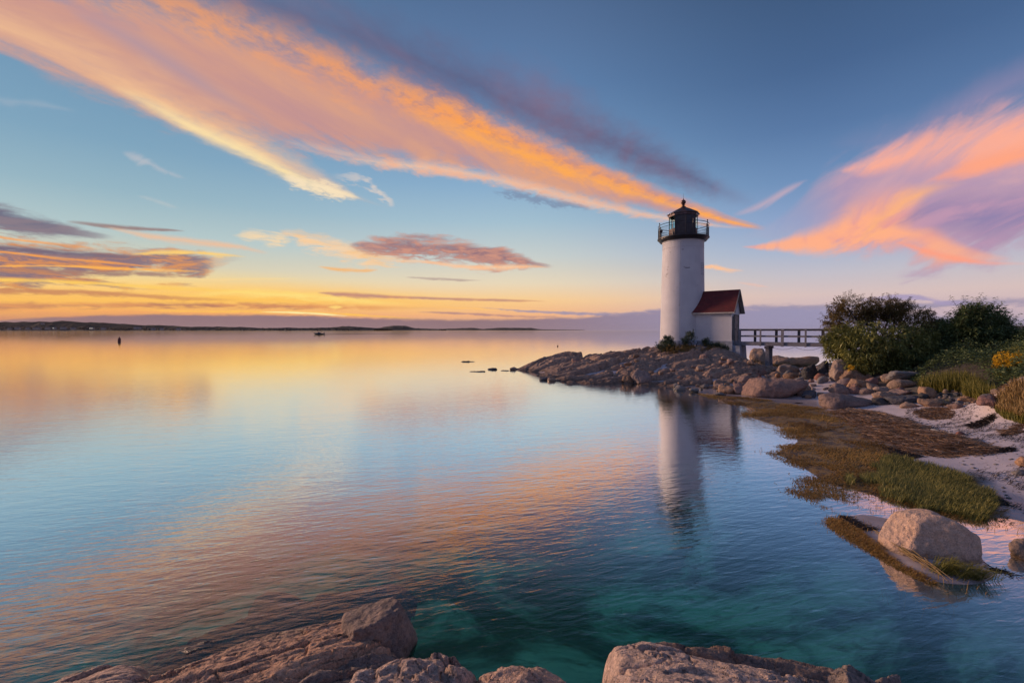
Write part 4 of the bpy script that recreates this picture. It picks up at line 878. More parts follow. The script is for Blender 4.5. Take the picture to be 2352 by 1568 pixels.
MB().lathe([(.22, 12.28), (.22, 12.34), (.10, 12.40), (.10, 12.46), (.16, 12.48), (.16, 12.50), (.08, 12.53), (.10, 12.56), (.17, 12.62), (.205, 12.70), (.21, 12.76), (.19, 12.84), (.12, 12.92), (.04, 12.96), (.03, 13.04), (.012, 13.08), (.006, 13.5)], 20).build('finial', M['rust'], lh, True)
# small fitting on the gallery at the left
ga = wang(1522); MB().tube((1.95*math.cos(ga), 1.95*math.sin(ga), 9.62), (1.95*math.cos(ga), 1.95*math.sin(ga), 10.1), .07, 8).tube((1.95*math.cos(ga), 1.95*math.sin(ga), 10.1), (1.9*math.cos(ga), 1.9*math.sin(ga), 10.3), .12, 8).build('gallery_fog_light', M['iron'], lh)
# entrance house, in its own frame: u along the ridge, v towards the camera side
D = Vector((math.cos(PHI), -math.sin(PHI), 0)); N_ = Vector((-math.sin(PHI), -math.cos(PHI), 0))
def hp(u, v, z): p = D*u+N_*v; return (p.x, p.y, z-2.0)
W2, L2, ZE, ZR, OV = .95, 4.40, 5.02, 6.86, .32
hwm = MB(); th_ = .22
sl_ = (ZR-ZE)/(W2+OV)
def zroof(v): return ZR-abs(v)*sl_
gz_ = zroof(W2)-.08
v_ = [hp(.4, W2, 2.72), hp(L2, W2, 2.72), hp(L2, W2, gz_), hp(.4, W2, gz_), hp(.4, -W2, 2.72), hp(L2, -W2, 2.72), hp(L2, -W2, gz_), hp(.4, -W2, gz_), hp(L2, 0, ZR-.1), hp(.4, 0, ZR-.1)]
hw = hwm.add(v_, [(0, 1, 2, 3), (5, 4, 7, 6), (1, 5, 6, 8, 2), (3, 2, 8, 9), (7, 9, 8, 6), (0, 3, 9, 7, 4)]).build('entrance_house_wall', M['white'], lh)
uvset(hw, lambda v, p: ((v.x*D.x+v.y*D.y) if abs(p.normal.x*D.x+p.normal.y*D.y) < .7 else (v.x*N_.x+v.y*N_.y), v.z))
MB().add([hp(.4, W2+.07, .3), hp(L2+.07, W2+.07, .3), hp(L2+.07, W2+.07, 2.716), hp(.4, W2+.07, 2.716), hp(.4, -W2-.07, .3), hp(L2+.07, -W2-.07, .3), hp(L2+.07, -W2-.07, 2.716), hp(.4, -W2-.07, 2.716)],
         [(0, 1, 2, 3), (5, 4, 7, 6), (1, 5, 6, 2), (3, 2, 6, 7), (0, 3, 7, 4)]).build('foundation', M['found'], lh)
# roof: flares slightly at the eave, cut round the tower
ro = MB(); us = [(.0 + (L2+OV)*k/40) for k in range(41)]; vs_ = [k/16 for k in range(17)]
UV = []
def zr2(v):
    t_ = abs(v)/(W2+OV); return ZR-(ZR-ZE)*t_
for side in (1, -1):
    idx = {}
    vv = []; ff = []
    for j, t_ in enumerate(vs_):
        v = side*(W2+OV)*t_; umin = math.sqrt(max(0, 1.70**2-v*v)) if abs(v) < 1.7 else 0
        umin = min(umin, L2) ; umin -= .05
        if abs(v) > .9: umin = min(umin, math.sqrt(max(0, 1.82**2-v*v)))-.0
        for i in range(25):
            u = umin+(L2+OV-umin)*i/24; vv.append(hp(u, v, zr2(v)+.03)); 
    n_ = len(vv)
    vv += [(p[0], p[1], p[2]-.05) for p in vv]
    nj = len(vs_)
    for j in range(nj-1):
        for i in range(24):
            a = j*25+i; q = (a, a+1, a+26, a+25); ff.append(q if side > 0 else q[::-1]); ff.append(tuple(n_+k for k in (q[::-1] if side > 0 else q)))
    for i in range(24): a = (nj-1)*25+i; ff.append((a, a+1, a+1+n_, a+n_))
    for j in range(nj-1): a = j*25+24; ff.append((a, a+25, a+25+n_, a+n_))
    ro.add(vv, ff)
rfo = ro.build('entrance_house_roof', M['shingle'], lh)
uvset(rfo, lambda v, p: (v.x*D.x+v.y*D.y, math.hypot(v.x*N_.x+v.y*N_.y, 1.44*(v.x*N_.x+v.y*N_.y))))
for s in (1, -1):
    MB().obox(hp(.9, s*(W2+OV-.01), ZE-.035), hp(L2+OV, s*(W2+OV-.01), ZE-.035), .04, .10).build('gutter_board', M['trim'], rfo)
    MB().obox(hp(1.3, s*(W2+.05), ZE+.02), hp(L2+.02, s*(W2+.05), ZE+.02), .08, .26).build('frieze_board', M['trimdark'], rfo)
    MB().obox(hp(L2+OV-.02, s*.02, ZR-.05), hp(L2+OV-.02, s*(W2+OV), ZE-.05), .05, .13).build('barge_board', M['trimdark'], rfo)
    MB().obox(hp(L2+OV/2, s*.03, ZR-.07), hp(L2+OV/2, s*(W2+OV-.03), ZE-.07), OV-.08, .03).build('soffit', M['trimdark'], rfo)
dr_ = MB().obox(hp(L2+.03, 0, 2.75), hp(L2+.03, 0, 4.75), .86, .05, up=D).build('door', M['doormat'], lh)
for s in (-1, 1): MB().obox(hp(L2+.05, s*.48, 2.72), hp(L2+.05, s*.48, 4.85), .09, .10, up=D).build('door_frame', M['trimdark'], dr_)
MB().obox(hp(L2+.05, -.53, 4.82), hp(L2+.05, .53, 4.82), .10, .10).build('door_frame', M['trimdark'], dr_)
MB().tube(hp(L2+.06, .3, 3.7), hp(L2+.13, .3, 3.7), .03).build('handle', M['iron'], dr_)
MB().tube(hp(L2+.05, W2-.1, 4.7), hp(L2+.05, W2-.1, 2.8), .03).build('drain_pipe', M['iron'], lh)
# steps of the foundation at the door end
MB().add([hp(L2+.07, -.7, .2), hp(L2+.75, -.7, .2), hp(L2+.75, .95, .2), hp(L2+.07, .95, .2), hp(L2+.07, -.7, 2.4), hp(L2+.6, -.7, 2.35), hp(L2+.6, .95, 2.35), hp(L2+.07, .95, 2.4)],
         [(3, 2, 1, 0), (4, 5, 6, 7), (0, 1, 5, 4), (1, 2, 6, 5), (2, 3, 7, 6), (3, 0, 4, 7)]).build('door_step', M['found'], lh)

# ------------------------------------------------------------------ foot bridge
bs = Vector((TX, TY, 0))+D*(L2+.1); L_ = 19.0
br = empty('footbridge', (bs.x, bs.y, 2.55), 0); tag(br, 'weathered grey wooden footbridge with railings, running from the lighthouse door behind the bushes', 'footbridge')
def bp(u, v, z): 
    r_ = .0 if u < 6 else (u-6)*.016; p = D*u+N_*v; return (p.x, p.y, z-2.55+r_)
HB2 = .62
for nm, z, h in (('top_rail', 3.66, .05),):
    for s in (1, -1): MB().obox(bp(.35, s*HB2, 3.68), bp(6, s*HB2, 3.68), .16, .045).obox(bp(6, s*HB2, 3.68), bp(L_, s*HB2, 3.68), .16, .045).build('top_rail', M['wood'], br)
for s in (1, -1):
    MB().obox(bp(.35, s*(HB2-.02), 3.60), bp(6, s*(HB2-.02), 3.60), .04, .11).obox(bp(6, s*(HB2-.02), 3.60), bp(L_, s*(HB2-.02), 3.60), .04, .11).build('rail_board', M['wooddark'], br)
    MB().obox(bp(.35, s*(HB2-.02), 3.13), bp(6, s*(HB2-.02), 3.13), .04, .13).obox(bp(6, s*(HB2-.02), 3.13), bp(L_, s*(HB2-.02), 3.13), .04, .13).build('middle_rail', M['wood'], br)
    MB().obox(bp(-.02, s*(HB2-.03), 2.52), bp(6, s*(HB2-.03), 2.52), .09, .24).obox(bp(6, s*(HB2-.03), 2.52), bp(L_, s*(HB2-.03), 2.52), .09, .24).build('beam', M['wood'], br)
dk = MB()
for k in range(int(L_/.15)): dk.obox(bp(k*.15, -HB2+.03, 2.66), bp(k*.15, HB2-.03, 2.66), .14, .035)
dk.build('deck_planks', M['wood'], br)
for s in (1, -1):
    for k in range(12):
        u = .42+1.52*k*(.98 if s > 0 else 1)+(0 if s > 0 else .75)
        if u > L_: continue
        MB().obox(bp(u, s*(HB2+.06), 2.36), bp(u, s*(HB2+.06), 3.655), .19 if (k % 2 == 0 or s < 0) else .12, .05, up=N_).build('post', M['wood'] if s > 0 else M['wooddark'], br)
for i, u in enumerate((2.35, 8.6, 14.5)):
    q = bs+D*u; pz_ = surf(q.x, q.y)-.4
    MB().obox(bp(u, -.75, 2.28), bp(u, .75, 2.28), .30, .20).build('pier_cap', M['wooddark'], br)
    for s in (1, -1): MB().obox(bp(u, s*.42, 2.19), bp(u, s*.42, pz_), .25, .25, up=D).build('pier_post', M['wood'], br)
cb = MB()
for k in range(3):
    u0_, u1_ = 2.6+k*1.6, 4.2+k*1.6
    for j in range(8):
        a, b_ = j/8, (j+1)/8; g = lambda s_: bp(u0_+(u1_-u0_)*s_, .6, 2.36-.22*4*s_*(1-s_)); cb.tube(g(a), g(b_), .01, 4)
cb.build('cable', M['iron'], br)
# ------------------------------------------------------------------ vegetation
def tone(o, t_):
    """one value per vertex"""
    a_ = o.data.attributes.new('tone', 'FLOAT', 'POINT'); a_.data.foreach_set('value', np.clip(t_, 0, 1).astype(np.float32))
def leaves(name, P, DIR, L, Wd, tn, mat, parent=None, droop=.35, loc=None):
    """P base points, DIR directions; each leaf a folded diamond"""
    n = len(P); DIR = DIR/np.linalg.norm(DIR, axis=1)[:, None]
    up = np.array([0, 0, 1.]) + rs.normal(size=(n, 3))*.5; sd = np.cross(DIR, up); sd /= np.linalg.norm(sd, axis=1)[:, None]+1e-9
    L = L[:, None]; Wd = Wd[:, None]; dz = np.zeros((n, 3)); dz[:, 2] = -1
    m = P+DIR*L*.45+dz*L*droop*.15; tip = P+DIR*L+dz*L*droop
    v = np.stack([P, m+sd*Wd*.5, tip, m-sd*Wd*.5], 1).reshape(-1, 3)
    f = np.arange(n*4).reshape(n, 4); o = mesh_np(name, v, f, mat, parent, False, loc); tone(o, np.repeat(tn, 4)); return o
def onground_(q): return np.stack([q[:, 0], q[:, 1], gz(q[:, 0], q[:, 1])], 1)
def crown_points(blobs, n_cl, per, L, seed, inner=.35, upb=.2):
    """blobs (x,y,z,rx,ry,rz); rosettes of leaves through each blob's shell"""
    r_ = np.random.RandomState(seed); PP = []; DD = []; TT = []; vol = np.array([b[3]*b[5] for b in blobs]); vol = vol/vol.sum()
    for b, w_ in zip(blobs, vol):
        n = max(4, int(n_cl*w_)); d = r_.normal(size=(n, 3)); d /= np.linalg.norm(d, axis=1)[:, None]
        q = d*(1-(r_.rand(n)**1.6)*(1-inner))[:, None]
        lump = 1+.34*vnoise(d*2.6+seed+b[0], seed)+.12*vnoise(d*6+seed, seed+1)
        c_ = np.array(b[:3])+q*np.array(b[3:6])*lump[:, None]
        keepm = vnoise(c_*1.15, seed+7) > -.42
        c_ = c_[keepm]; d = d[keepm]; n = len(c_)
        base_t = .5+.5*vnoise(c_*1.6, seed+9)
        for k in range(per):
            e = d*.7+r_.normal(size=(n, 3))*.75; e[:, 2] += upb
            PP.append(c_+r_.normal(size=(n, 3))*L*.35); DD.append(e); TT.append(base_t*.55+r_.rand(n)*.5)
    P = np.concatenate(PP); D_ = np.concatenate(DD); T_ = np.concatenate(TT); return P, D_, T_
def blob(px, py, Y, rx, ry, dep=1.0):
    c_ = at(px, py, Y); s = Y/FPX; return (c_.x, c_.y, c_.z, rx*s, (rx+ry)/2*s*dep, ry*s)
def branches(parent, base, blobs, seed, mat, r0=.09, name='branches'):
    r_ = random.Random(seed); m = MB(); base = Vector(base)
    def grow(p, q, r, depth):
        # bent limb
        mid_ = (p+q)/2+Vector((r_.uniform(-.2, .2), r_.uniform(-.2, .2), r_.uniform(-.05, .25)))*(q-p).length*.5
        m.tube(p, mid_, r, 6, r*.75); m.tube(mid_, q, r*.75, 6, r*.45)
        if depth > 0:
            for _ in range(4):
                a = p.lerp(q, r_.uniform(.4, .9)); d = (q-p).normalized()*.5+Vector((r_.uniform(-1, 1), r_.uniform(-1, 1), r_.uniform(-.4, .5)))*.8
                grow(a, a+d.normalized()*min(1.0, (q-p).length*r_.uniform(.2, .4)), r*.42, depth-1)
    for b in blobs: grow(base+Vector((r_.uniform(-.2, .2), r_.uniform(-.2, .2), 0)), Vector(b[:3])+Vector((0, 0, b[5]*.1)), r0*r_.uniform(.6, 1), 2)
    o = m.build(name, mat, parent, True); return o
def shrub(name, label, cat, blobs, n_cl, per, L, Wd, mat, seed, group=None, base=None, br=True, upb=.2, r0=.09, droop=.35, inner=.35):
    b0 = np.array(blobs); bx, by = b0[:, 0].mean(), b0[:, 1].mean()
    if base: bx, by = base
    bz = surf(bx, by); r = empty(name, (bx, by, bz)); tag(r, label, cat, group); off = np.array([bx, by, bz])
    P, D_, T_ = crown_points(blobs, n_cl, per, L, seed, inner, upb); n = len(P)
    leaves('foliage', P-off, D_, L*(.6+.7*rs.rand(n)), Wd*(.7+.6*rs.rand(n)), T_, mat, r, droop)
    if br: branches(r, (0, 0, -.1), [(b[0]-bx, b[1]-by, b[2]-bz, b[3], b[4], b[5]) for b in blobs], seed, M['bark'], r0, 'trunk')
    return r
B1 = [blob(1925,795,26.5,30,18), blob(1935,772,26.5,44,24), blob(1990,790,25.6,58,46), blob(2055,795,25.6,62,52), blob(2108,792,26,42,50), blob(1990,834,25.4,48,22), blob(2060,838,25.4,52,18), blob(1918,815,26.6,16,12)]
B1b = [blob(1946,708,27.3,36,26), blob(1922,740,27.2,28,20), blob(1985,730,27.3,30,20), blob(2012,716,27.3,38,28), blob(2050,714,27.3,34,26), blob(2085,730,27,44,28), blob(2118,738,27,26,22)]
bb = shrub('sumac_bush', 'big spreading olive green bush with rusty top leaves, at the bridge end of the thicket', 'bush', B1, 2900, 11, .21, .055, M['leaf'], 101, br=True, r0=.10)
off = np.array(bb.location); P_, D_, T_ = crown_points(B1b, 1900, 12, .16, 107, .25); n_ = len(P_)
leaves('rusty_foliage', P_-off, D_, .16*(.6+.7*rs.rand(n_)), .04*(.7+.6*rs.rand(n_)), T_, M['leafrust'], bb)
branches(bb, (0, 0, -.1), [(b[0]-off[0], b[1]-off[1], b[2]-off[2], b[3], b[4], b[5]) for b in B1b], 9, M['bark'], .08, 'branch')
def shoots(parent, blobs, n, L0, leafL, leafW, mat, seed):
    r_ = np.random.RandomState(seed); off = np.array(parent.location); PP = []; DD = []; TT = []; st = MB()
    for k in range(n):
        b = blobs[r_.randint(len(blobs))]; d = r_.normal(size=3); d[2] = abs(d[2])*1.1+.25; d[1] -= .25; d /= np.linalg.norm(d)
        p0 = np.array(b[:3])+d*np.array(b[3:6])*.85-off; L = L0*(.5+.9*r_.rand()); e = d*.75+np.array([0, 0, .45]); e /= np.linalg.norm(e); q_ = p0+e*L+np.array([0, 0, -.12*L])
        st.tube(p0, q_, .009, 4, .004)
        for j in range(13):
            t_ = .2+.8*j/12; p = p0+(q_-p0)*t_; s_ = np.cross(e, [0, 0, 1.]); s_ /= np.linalg.norm(s_)+1e-9
            PP.append(p); DD.append(s_*(1 if j % 2 else -1)+e*.5+r_.normal(size=3)*.2); TT.append(.3+.6*r_.rand())
    P = np.array(PP); m_ = len(P); o = leaves('shoot_leaves', P, np.array(DD), leafL*(.6+.5*r_.rand(m_)), np.full(m_, leafW), np.array(TT), mat, parent, .45)
    st.build('shoots', M['bark'], parent)
shoots(bb, B1b, 110, .5, .17, .045, M['leafrust'], 301); shoots(bb, B1, 110, .45, .2, .05, M['leaf'], 302)
B2 = [blob(2225,728,25,42,30), blob(2262,734,25,42,28), blob(2296,752,25,24,16), blob(2205,752,25,26,24), blob(2250,765,24.6,48,20), blob(2310,780,24.6,34,20)]
st2 = shrub('small_tree', 'second bushy dark green tree with a flat domed top, right of the big bush', 'tree', B2, 1900, 11, .20, .05, M['leafdark'], 102, r0=.10, upb=.35)
shoots(st2, B2, 90, .7, .24, .05, M['leafdark'], 303)
shrub('dark_shrub', 'low dark shrub filling the dip between the big bush and the second tree', 'bush', [blob(2150,758,27,32,28), blob(2180,762,26.8,26,24), blob(2180,772,26.6,28,24), blob(2165,800,26,38,26), blob(2135,820,25.6,30,34)], 1500, 10, .17, .045, M['leafdark'], 103)
shrub('edge_shrub', 'dark shrub at the right edge under the bridge railing', 'bush', [blob(2345,800,24,30,20), blob(2380,800,24,40,22), blob(2325,806,23.6,26,16)], 800, 10, .16, .045, M['leafdark'], 104)
def stuffleaves(name, label, blobs, n_cl, per, L, Wd, mat, seed, cat='undergrowth', droop=.3, upb=.3):
    P, D_, T_ = crown_points(blobs, n_cl, per, L, seed, .5, upb); n = len(P)
    o = leaves(name, P, D_, L*(.6+.7*rs.rand(n)), Wd*(.7+.6*rs.rand(n)), T_, mat, None, droop); tag(o, label, cat, kind='stuff'); return o
UG = w2([(2112,866,1.35),(2160,858,1.5),(2230,860,1.6),(2300,872,1.7),(2352,890,1.7),(2450,900,1.7)])+[(32, 20), (34, 30), (27, 31), (23.5, 29), (22, 27)]
r_ = np.random.RandomState(77); A_ = np.array(UG); q = A_.min(0)+r_.rand(30000, 2)*(A_.max(0)-A_.min(0)); q = q[sdf(UG, q[:, 0], q[:, 1]) < 0][:7500]; n = len(q)
hu = .30+.75*np.clip(.5+.9*fbm(np.stack([q[:, 0]*.8, q[:, 1]*.8, q[:, 0]*0], -1), 3, 78), 0, 1.3)
P_ = onground_(q); PP = []; DD = []; TT = []
for k in range(9):
    f_ = 1-.5*r_.rand(n)**2; pz_ = P_+r_.normal(size=(n, 3))*.09; pz_[:, 2] = P_[:, 2]+hu*f_; PP.append(pz_); e = r_.normal(size=(n, 3)); e[:, 2] = np.abs(e[:, 2])*.6; e[:, 1] -= .4; DD.append(e); TT.append(.45*(.5+.5*vnoise(P_*1.1, 79))+.5*r_.rand(n))
P_ = np.concatenate(PP); n = len(P_); o = leaves('undergrowth', P_, np.concatenate(DD), .13*(.6+.7*rs.rand(n)), .055*(.7+.6*rs.rand(n)), np.concatenate(TT), M['leafdark']); tag(o, 'tangled dark green undergrowth covering the bank under the trees', 'undergrowth', kind='stuff')
yb_ = shrub('goldenrod_shrub', 'shrub with bright yellow flowers at the right edge of the beach', 'flowering bush', [blob(2335,840,19.6,32,32), blob(2350,812,20,30,20), blob(2308,850,19.6,16,24)], 800, 9, .11, .035, M['leaf'], 105)
off = np.array(yb_.location); P_, D_, T_ = crown_points([blob(2303,828,19.2,16,20), blob(2298,850,19.2,15,16), blob(2312,862,19.2,18,11), blob(2345,822,19.2,16,12), blob(2340,862,19.0,10,9)], 420, 8, .07, 106, .5); n_ = len(P_)
leaves('flowers', P_-off, D_, .06*(.6+.7*rs.rand(n_)), .05*(.7+.6*rs.rand(n_)), T_, M['yellow'], yb_)
yy = [blob(1954,843,24.6,8,5)]
P_, D_, T_ = crown_points(yy, 26, 8, .06, 108); n_ = len(P_); off = np.array(bb.location)
leaves('yellow_leaves', P_-off, D_, .07*(.6+.7*rs.rand(n_)), .05*(.7+.6*rs.rand(n_)), T_, M['yellow'], bb)
# around the lighthouse
shrub('juniper', 'small dark juniper at the left foot of the lighthouse', 'bush', [blob(1533,783,37.2,11,12), blob(1528,796,37,18,12), blob(1540,800,36.8,14,10)], 420, 16, .16, .035, M['conifer'], 120, 'junipers at the lighthouse foot', upb=.5, r0=.04, droop=.0)
shrub('juniper', 'pointed juniper in front of the join of tower and entrance house', 'bush', [blob(1588,772,36.8,10,13), blob(1586,784,36.6,20,11), blob(1603,786,36.6,12,9)], 420, 16, .16, .035, M['conifer'], 121, 'junipers at the lighthouse foot', upb=.5, r0=.04, droop=.0)
shrub('juniper', 'lowest juniper before the entrance house wall', 'bush', [blob(1622,787,36.2,9,8), blob(1640,795,36,16,7), blob(1660,801,35.8,14,6)], 260, 14, .14, .035, M['conifer'], 122, 'junipers at the lighthouse foot', upb=.5, r0=.03, droop=.0)
stuffleaves('ground_cover', 'brownish green weeds growing around the lighthouse foundation', [blob(1560,800,36.6,36,9,1.2), blob(1600,800,36.2,34,9,1.2), blob(1545,806,36.2,18,5,1.2), blob(1640,802,35.6,26,7)], 700, 10, .11, .04, M['leafrust'], 123)
stuffleaves('ground_cover', 'small greenish yellow weeds between the juniper and the foundation', [blob(1650,791,36,12,5), blob(1575,803,36,16,5)], 90, 9, .10, .04, M['leaf'], 124)

def blades(name, P, L, Wd, lean, leandir, tn, mat, label, cat='grass', kind='stuff', parent=None, spread=.7):
    n = len(P); a = leandir+rs.normal(size=n)*spread; d = np.stack([np.cos(a), np.sin(a), np.zeros(n)], 1); s = np.stack([-np.sin(a), np.cos(a), np.zeros(n)], 1)
    j = rs.normal(size=(n, 3)); s = s+j*.4; s[:, 2] *= .2; s /= np.linalg.norm(s, axis=1)[:, None]
    L = L[:, None]; Wd = Wd[:, None]; le = lean[:, None]; u = np.array([0, 0, 1.])
    mid_ = P+(d*le*.45+u*(1-le*.35)*.55)*L; tip = P+(d*le*1.0+u*(1-le)*.95)*L
    v = np.stack([P-s*Wd/2, P+s*Wd/2, mid_-s*Wd*.38, mid_+s*Wd*.38, tip], 1).reshape(-1, 3)
    b = (np.arange(n)*5)[:, None]; f = np.concatenate([b+[0, 1, 2], b+[1, 3, 2], b+[2, 3, 4]], 1).reshape(-1, 3)
    o = mesh_np(name, v, f, mat, parent); tone(o, np.repeat(tn, 5))
    if label: tag(o, label, cat, kind=kind)
    return o
def sample(poly, n, seed, margin=0.0, amk=1.0):
    r_ = np.random.RandomState(seed); A = np.array(poly); lo, hi = A.min(0)-abs(margin), A.max(0)+abs(margin); out = []
    tot = 0; am = amk*min(.15, .18*(hi-lo).min())
    for _ in range(200):
        if tot >= n: break
        q = lo+r_.rand(n*2, 2)*(hi-lo); s = sdf(poly, q[:, 0], q[:, 1]); s = s+fbm(np.stack([q[:, 0]*1.4, q[:, 1]*1.4, q[:, 0]*0], -1), 3, 3)*am
        q = q[s < margin]; out.append(q); tot += len(q)
    return np.concatenate(out)[:n]
def onground(q, dz=0): return np.stack([q[:, 0], q[:, 1], gz(q[:, 0], q[:, 1])+dz], 1)
q = sample(MARSH, 120000, 5, .10, 2.0); n = len(q)
pn = vnoise(np.stack([q[:, 0]*1.3, q[:, 1]*1.3, q[:, 0]*0], -1), 91)+.6*vnoise(np.stack([q[:, 0]*4, q[:, 1]*4, q[:, 0]*0], -1), 92)
q = q[rs.rand(n) < np.clip(.62+.9*pn, .12, 1)]; n = len(q)
# denser where it is near the camera
w_ = np.clip(10/np.hypot(q[:, 0], q[:, 1]), .3, 1); keep_ = rs.rand(n) < w_; q = q[keep_]; n = len(q)
t_ = .5+.6*fbm(np.stack([q[:, 0]*.9, q[:, 1]*.9, q[:, 0]*0], -1), 3, 21)
dist = np.hypot(q[:, 0], q[:, 1]); flow = -.6+.9*vnoise(np.stack([q[:, 0]*.5, q[:, 1]*.5, q[:, 0]*0], -1), 8)
pn = vnoise(np.stack([q[:, 0]*1.3, q[:, 1]*1.3, q[:, 0]*0], -1), 91)
blades('marsh_grass', onground(q, -.01), (.09+.10*rs.rand(n))*(.85+.5*pn), .006+.0006*dist, .70+.29*rs.rand(n), flow, t_*.7+rs.rand(n)*.3, M['grassbrown'], 'short matted brown marsh grass lying along the water edge', spread=.5)
SPUR = w2([(1868,1128,.03),(1895,1175,.03),(1985,1232,.03),(2075,1290,.03),(2152,1336,.02),(2110,1348,.02),(2010,1302,.02),(1935,1247,.02),(1885,1192,.02),(1835,1152,.02)])
q = sample(SPUR, 9000, 15, .05); n = len(q)
blades('marsh_grass', onground(q, -.01), .08+.09*rs.rand(n), np.full(n, .009), .55+.42*rs.rand(n), -.6, rs.rand(n), M['grassbrown'], 'narrow spur of brown marsh grass running past the orange boulder', spread=.6)
GREEN = w2([(2060,1062,.08),(2130,1078,.08),(2200,1100,.08),(2268,1130,.08),(2280,1165,.08),(2250,1190,.05),(2150,1172,.03),(2060,1160,.03),(2010,1140,.05),(2030,1100,.07)])
q = sample(GREEN, 17000, 6, .2, 4.0); q = q[sdf(MARSH, q[:, 0], q[:, 1]) < .05]; n = len(q); flow = .2+1.2*vnoise(np.stack([q[:, 0]*.8, q[:, 1]*.8, q[:, 0]*0], -1), 18)
blades('green_grass', onground(q, -.01), .18+.16*rs.rand(n), np.full(n, .010), .25+.45*rs.rand(n), flow, .5*rs.rand(n)+.25+.4*vnoise(np.stack([q[:, 0]*1.5, q[:, 1]*1.5, q[:, 0]*0], -1), 28), M['grassgreen'], 'taller green grass at the near end of the marsh patch')
# sparse shoots standing in the shallows
q = sample(MARSH, 9000, 7, .55); s = sdf(MARSH, q[:, 0], q[:, 1]); q = q[(s > -.05) & (q[:, 0] < 9) & (vnoise(np.stack([q[:, 0]*3, q[:, 1]*3, q[:, 0]*0], -1), 61) > -.1)]; n = len(q)
p3 = onground(q); blades('water_shoots', p3, np.maximum(.05, -p3[:, 2])+.06+.06*rs.rand(n), np.full(n, .008), .2+.5*rs.rand(n), 0.2, rs.rand(n), M['grassbrown'], 'sparse brown grass shoots standing in the shallow water', spread=2)
# tall grass at the thicket foot, dry grass at the edge
for nm, lab, poly, nb_, L0, mt, sd in (('tall_grass', 'tall green grass at the foot of the thicket', w2([(2110,872,1.3),(2160,862,1.5),(2230,862,1.6),(2300,880,1.6),(2290,893,1.4),(2200,886,1.2),(2120,884,1.1)]), 6500, .95, 'grassgreen', 31),
                                       ('dry_grass', 'pale dry grass at the right edge of the beach', w2([(2300,900,1.5),(2360,890,1.7),(2420,930,1.4),(2352,945,1.1),(2310,925,1.25)]), 3200, .48, 'grassdry', 32),
                                       ('low_grass', 'low green grass under the dry grass at the right edge', w2([(2295,915,1.3),(2360,915,1.4),(2400,950,1.2),(2352,955,1.0),(2310,935,1.15)]), 3000, .3, 'grassgreen', 33),
                                       ('low_grass', 'small green tuft of grass between the stones and the pebble bank', w2([(2130,916,.7),(2175,914,.8),(2172,926,.7),(2138,926,.6)]), 500, .25, 'grassgreen', 34)):
    q = sample(poly, nb_, sd); n = len(q); blades(nm, onground(q, -.03), L0*(.5+.6*rs.rand(n)), np.full(n, .024), .08+.45*rs.rand(n)**1.5, 3.0, rs.rand(n), M[mt], lab, spread=1.6)
q = on(2168, 1322, -.02); c_ = rs.normal(size=(260, 2))*np.array([.10, .05])+[q.x, q.y]
c_ = np.concatenate([c_, rs.normal(size=(200, 2))*np.array([.14, .04])+[q.x+.25, q.y-.12]])
tuft = blades('grass_tuft', onground(c_, -.02), .28+.22*rs.rand(len(c_)), np.full(len(c_), .009), .45+.4*rs.rand(len(c_)), -.5, .4+.6*rs.rand(len(c_)), M['grassgreen'], 'bright green tuft of grass leaning over the water in front of the orange boulder', 'grass tuft', None, spread=.5)
# drifts of dead reeds
def reeds(name, label, poly, n, Lm, seed, mat='reed', hgt=.10, flow=-.5, wd=.007, cat='seaweed wrack', sp=.6):
    q = sample(poly, n, seed); n = len(q); s = -sdf(poly, q[:, 0], q[:, 1]); prof_ = np.clip(s/.5, .05, 1)*hgt*(1+.5*vnoise(np.stack([q[:, 0]*2, q[:, 1]*2, q[:, 0]*0], -1), seed))
    p = onground(q); p[:, 2] += prof_*rs.rand(n)**.6+.004; a = flow+rs.normal(size=n)*sp; el = rs.normal(size=n)*.12; L = Lm*(.3+1.0*rs.rand(n)**2)
    d = np.stack([np.cos(a)*np.cos(el), np.sin(a)*np.cos(el), np.sin(el)], 1); sd_ = np.stack([-np.sin(a), np.cos(a), rs.normal(size=n)*.6], 1); sd_ /= np.linalg.norm(sd_, axis=1)[:, None]
    W_ = (wd+.0004*np.hypot(p[:, 0], p[:, 1]))*(.6+.8*rs.rand(n)); b_ = rs.normal(size=(n, 3))*.06*L[:, None]; b_[:, 2] *= .4
    v = np.stack([p-d*L[:, None]/2-sd_*W_[:, None]/2, p-d*L[:, None]/2+sd_*W_[:, None]/2, p+b_-sd_*W_[:, None]/2, p+b_+sd_*W_[:, None]/2, p+d*L[:, None]/2-sd_*W_[:, None]*.3, p+d*L[:, None]/2+sd_*W_[:, None]*.3], 1).reshape(-1, 3)
    i = (np.arange(n)*6)[:, None]; f = np.concatenate([i+[0, 1, 3, 2], i+[2, 3, 5, 4]], 1).reshape(-1, 4)
    o = mesh_np(name, v, f, M[mat]); tone(o, np.repeat(rs.rand(n)**1.3, 6)); tag(o, label, cat, kind='stuff'); return o
WR = w2([(1912,938,.2),(1960,932,.25),(2010,938,.3),(2060,958,.25),(2130,985,.22),(2170,1012,.2),(2240,1030,.2),(2298,1052,.18),(2290,1060,.15),(2180,1057,.12),(2090,1048,.1),(2040,1025,.1),(1985,1002,.1),(1985,985,.12),(1925,955,.15)])
reeds('reed_wrack', 'broad drift of dead brown reeds along the top of the marsh grass', WR, 30000, .42, 41, hgt=.16)
WRm = MB(); 
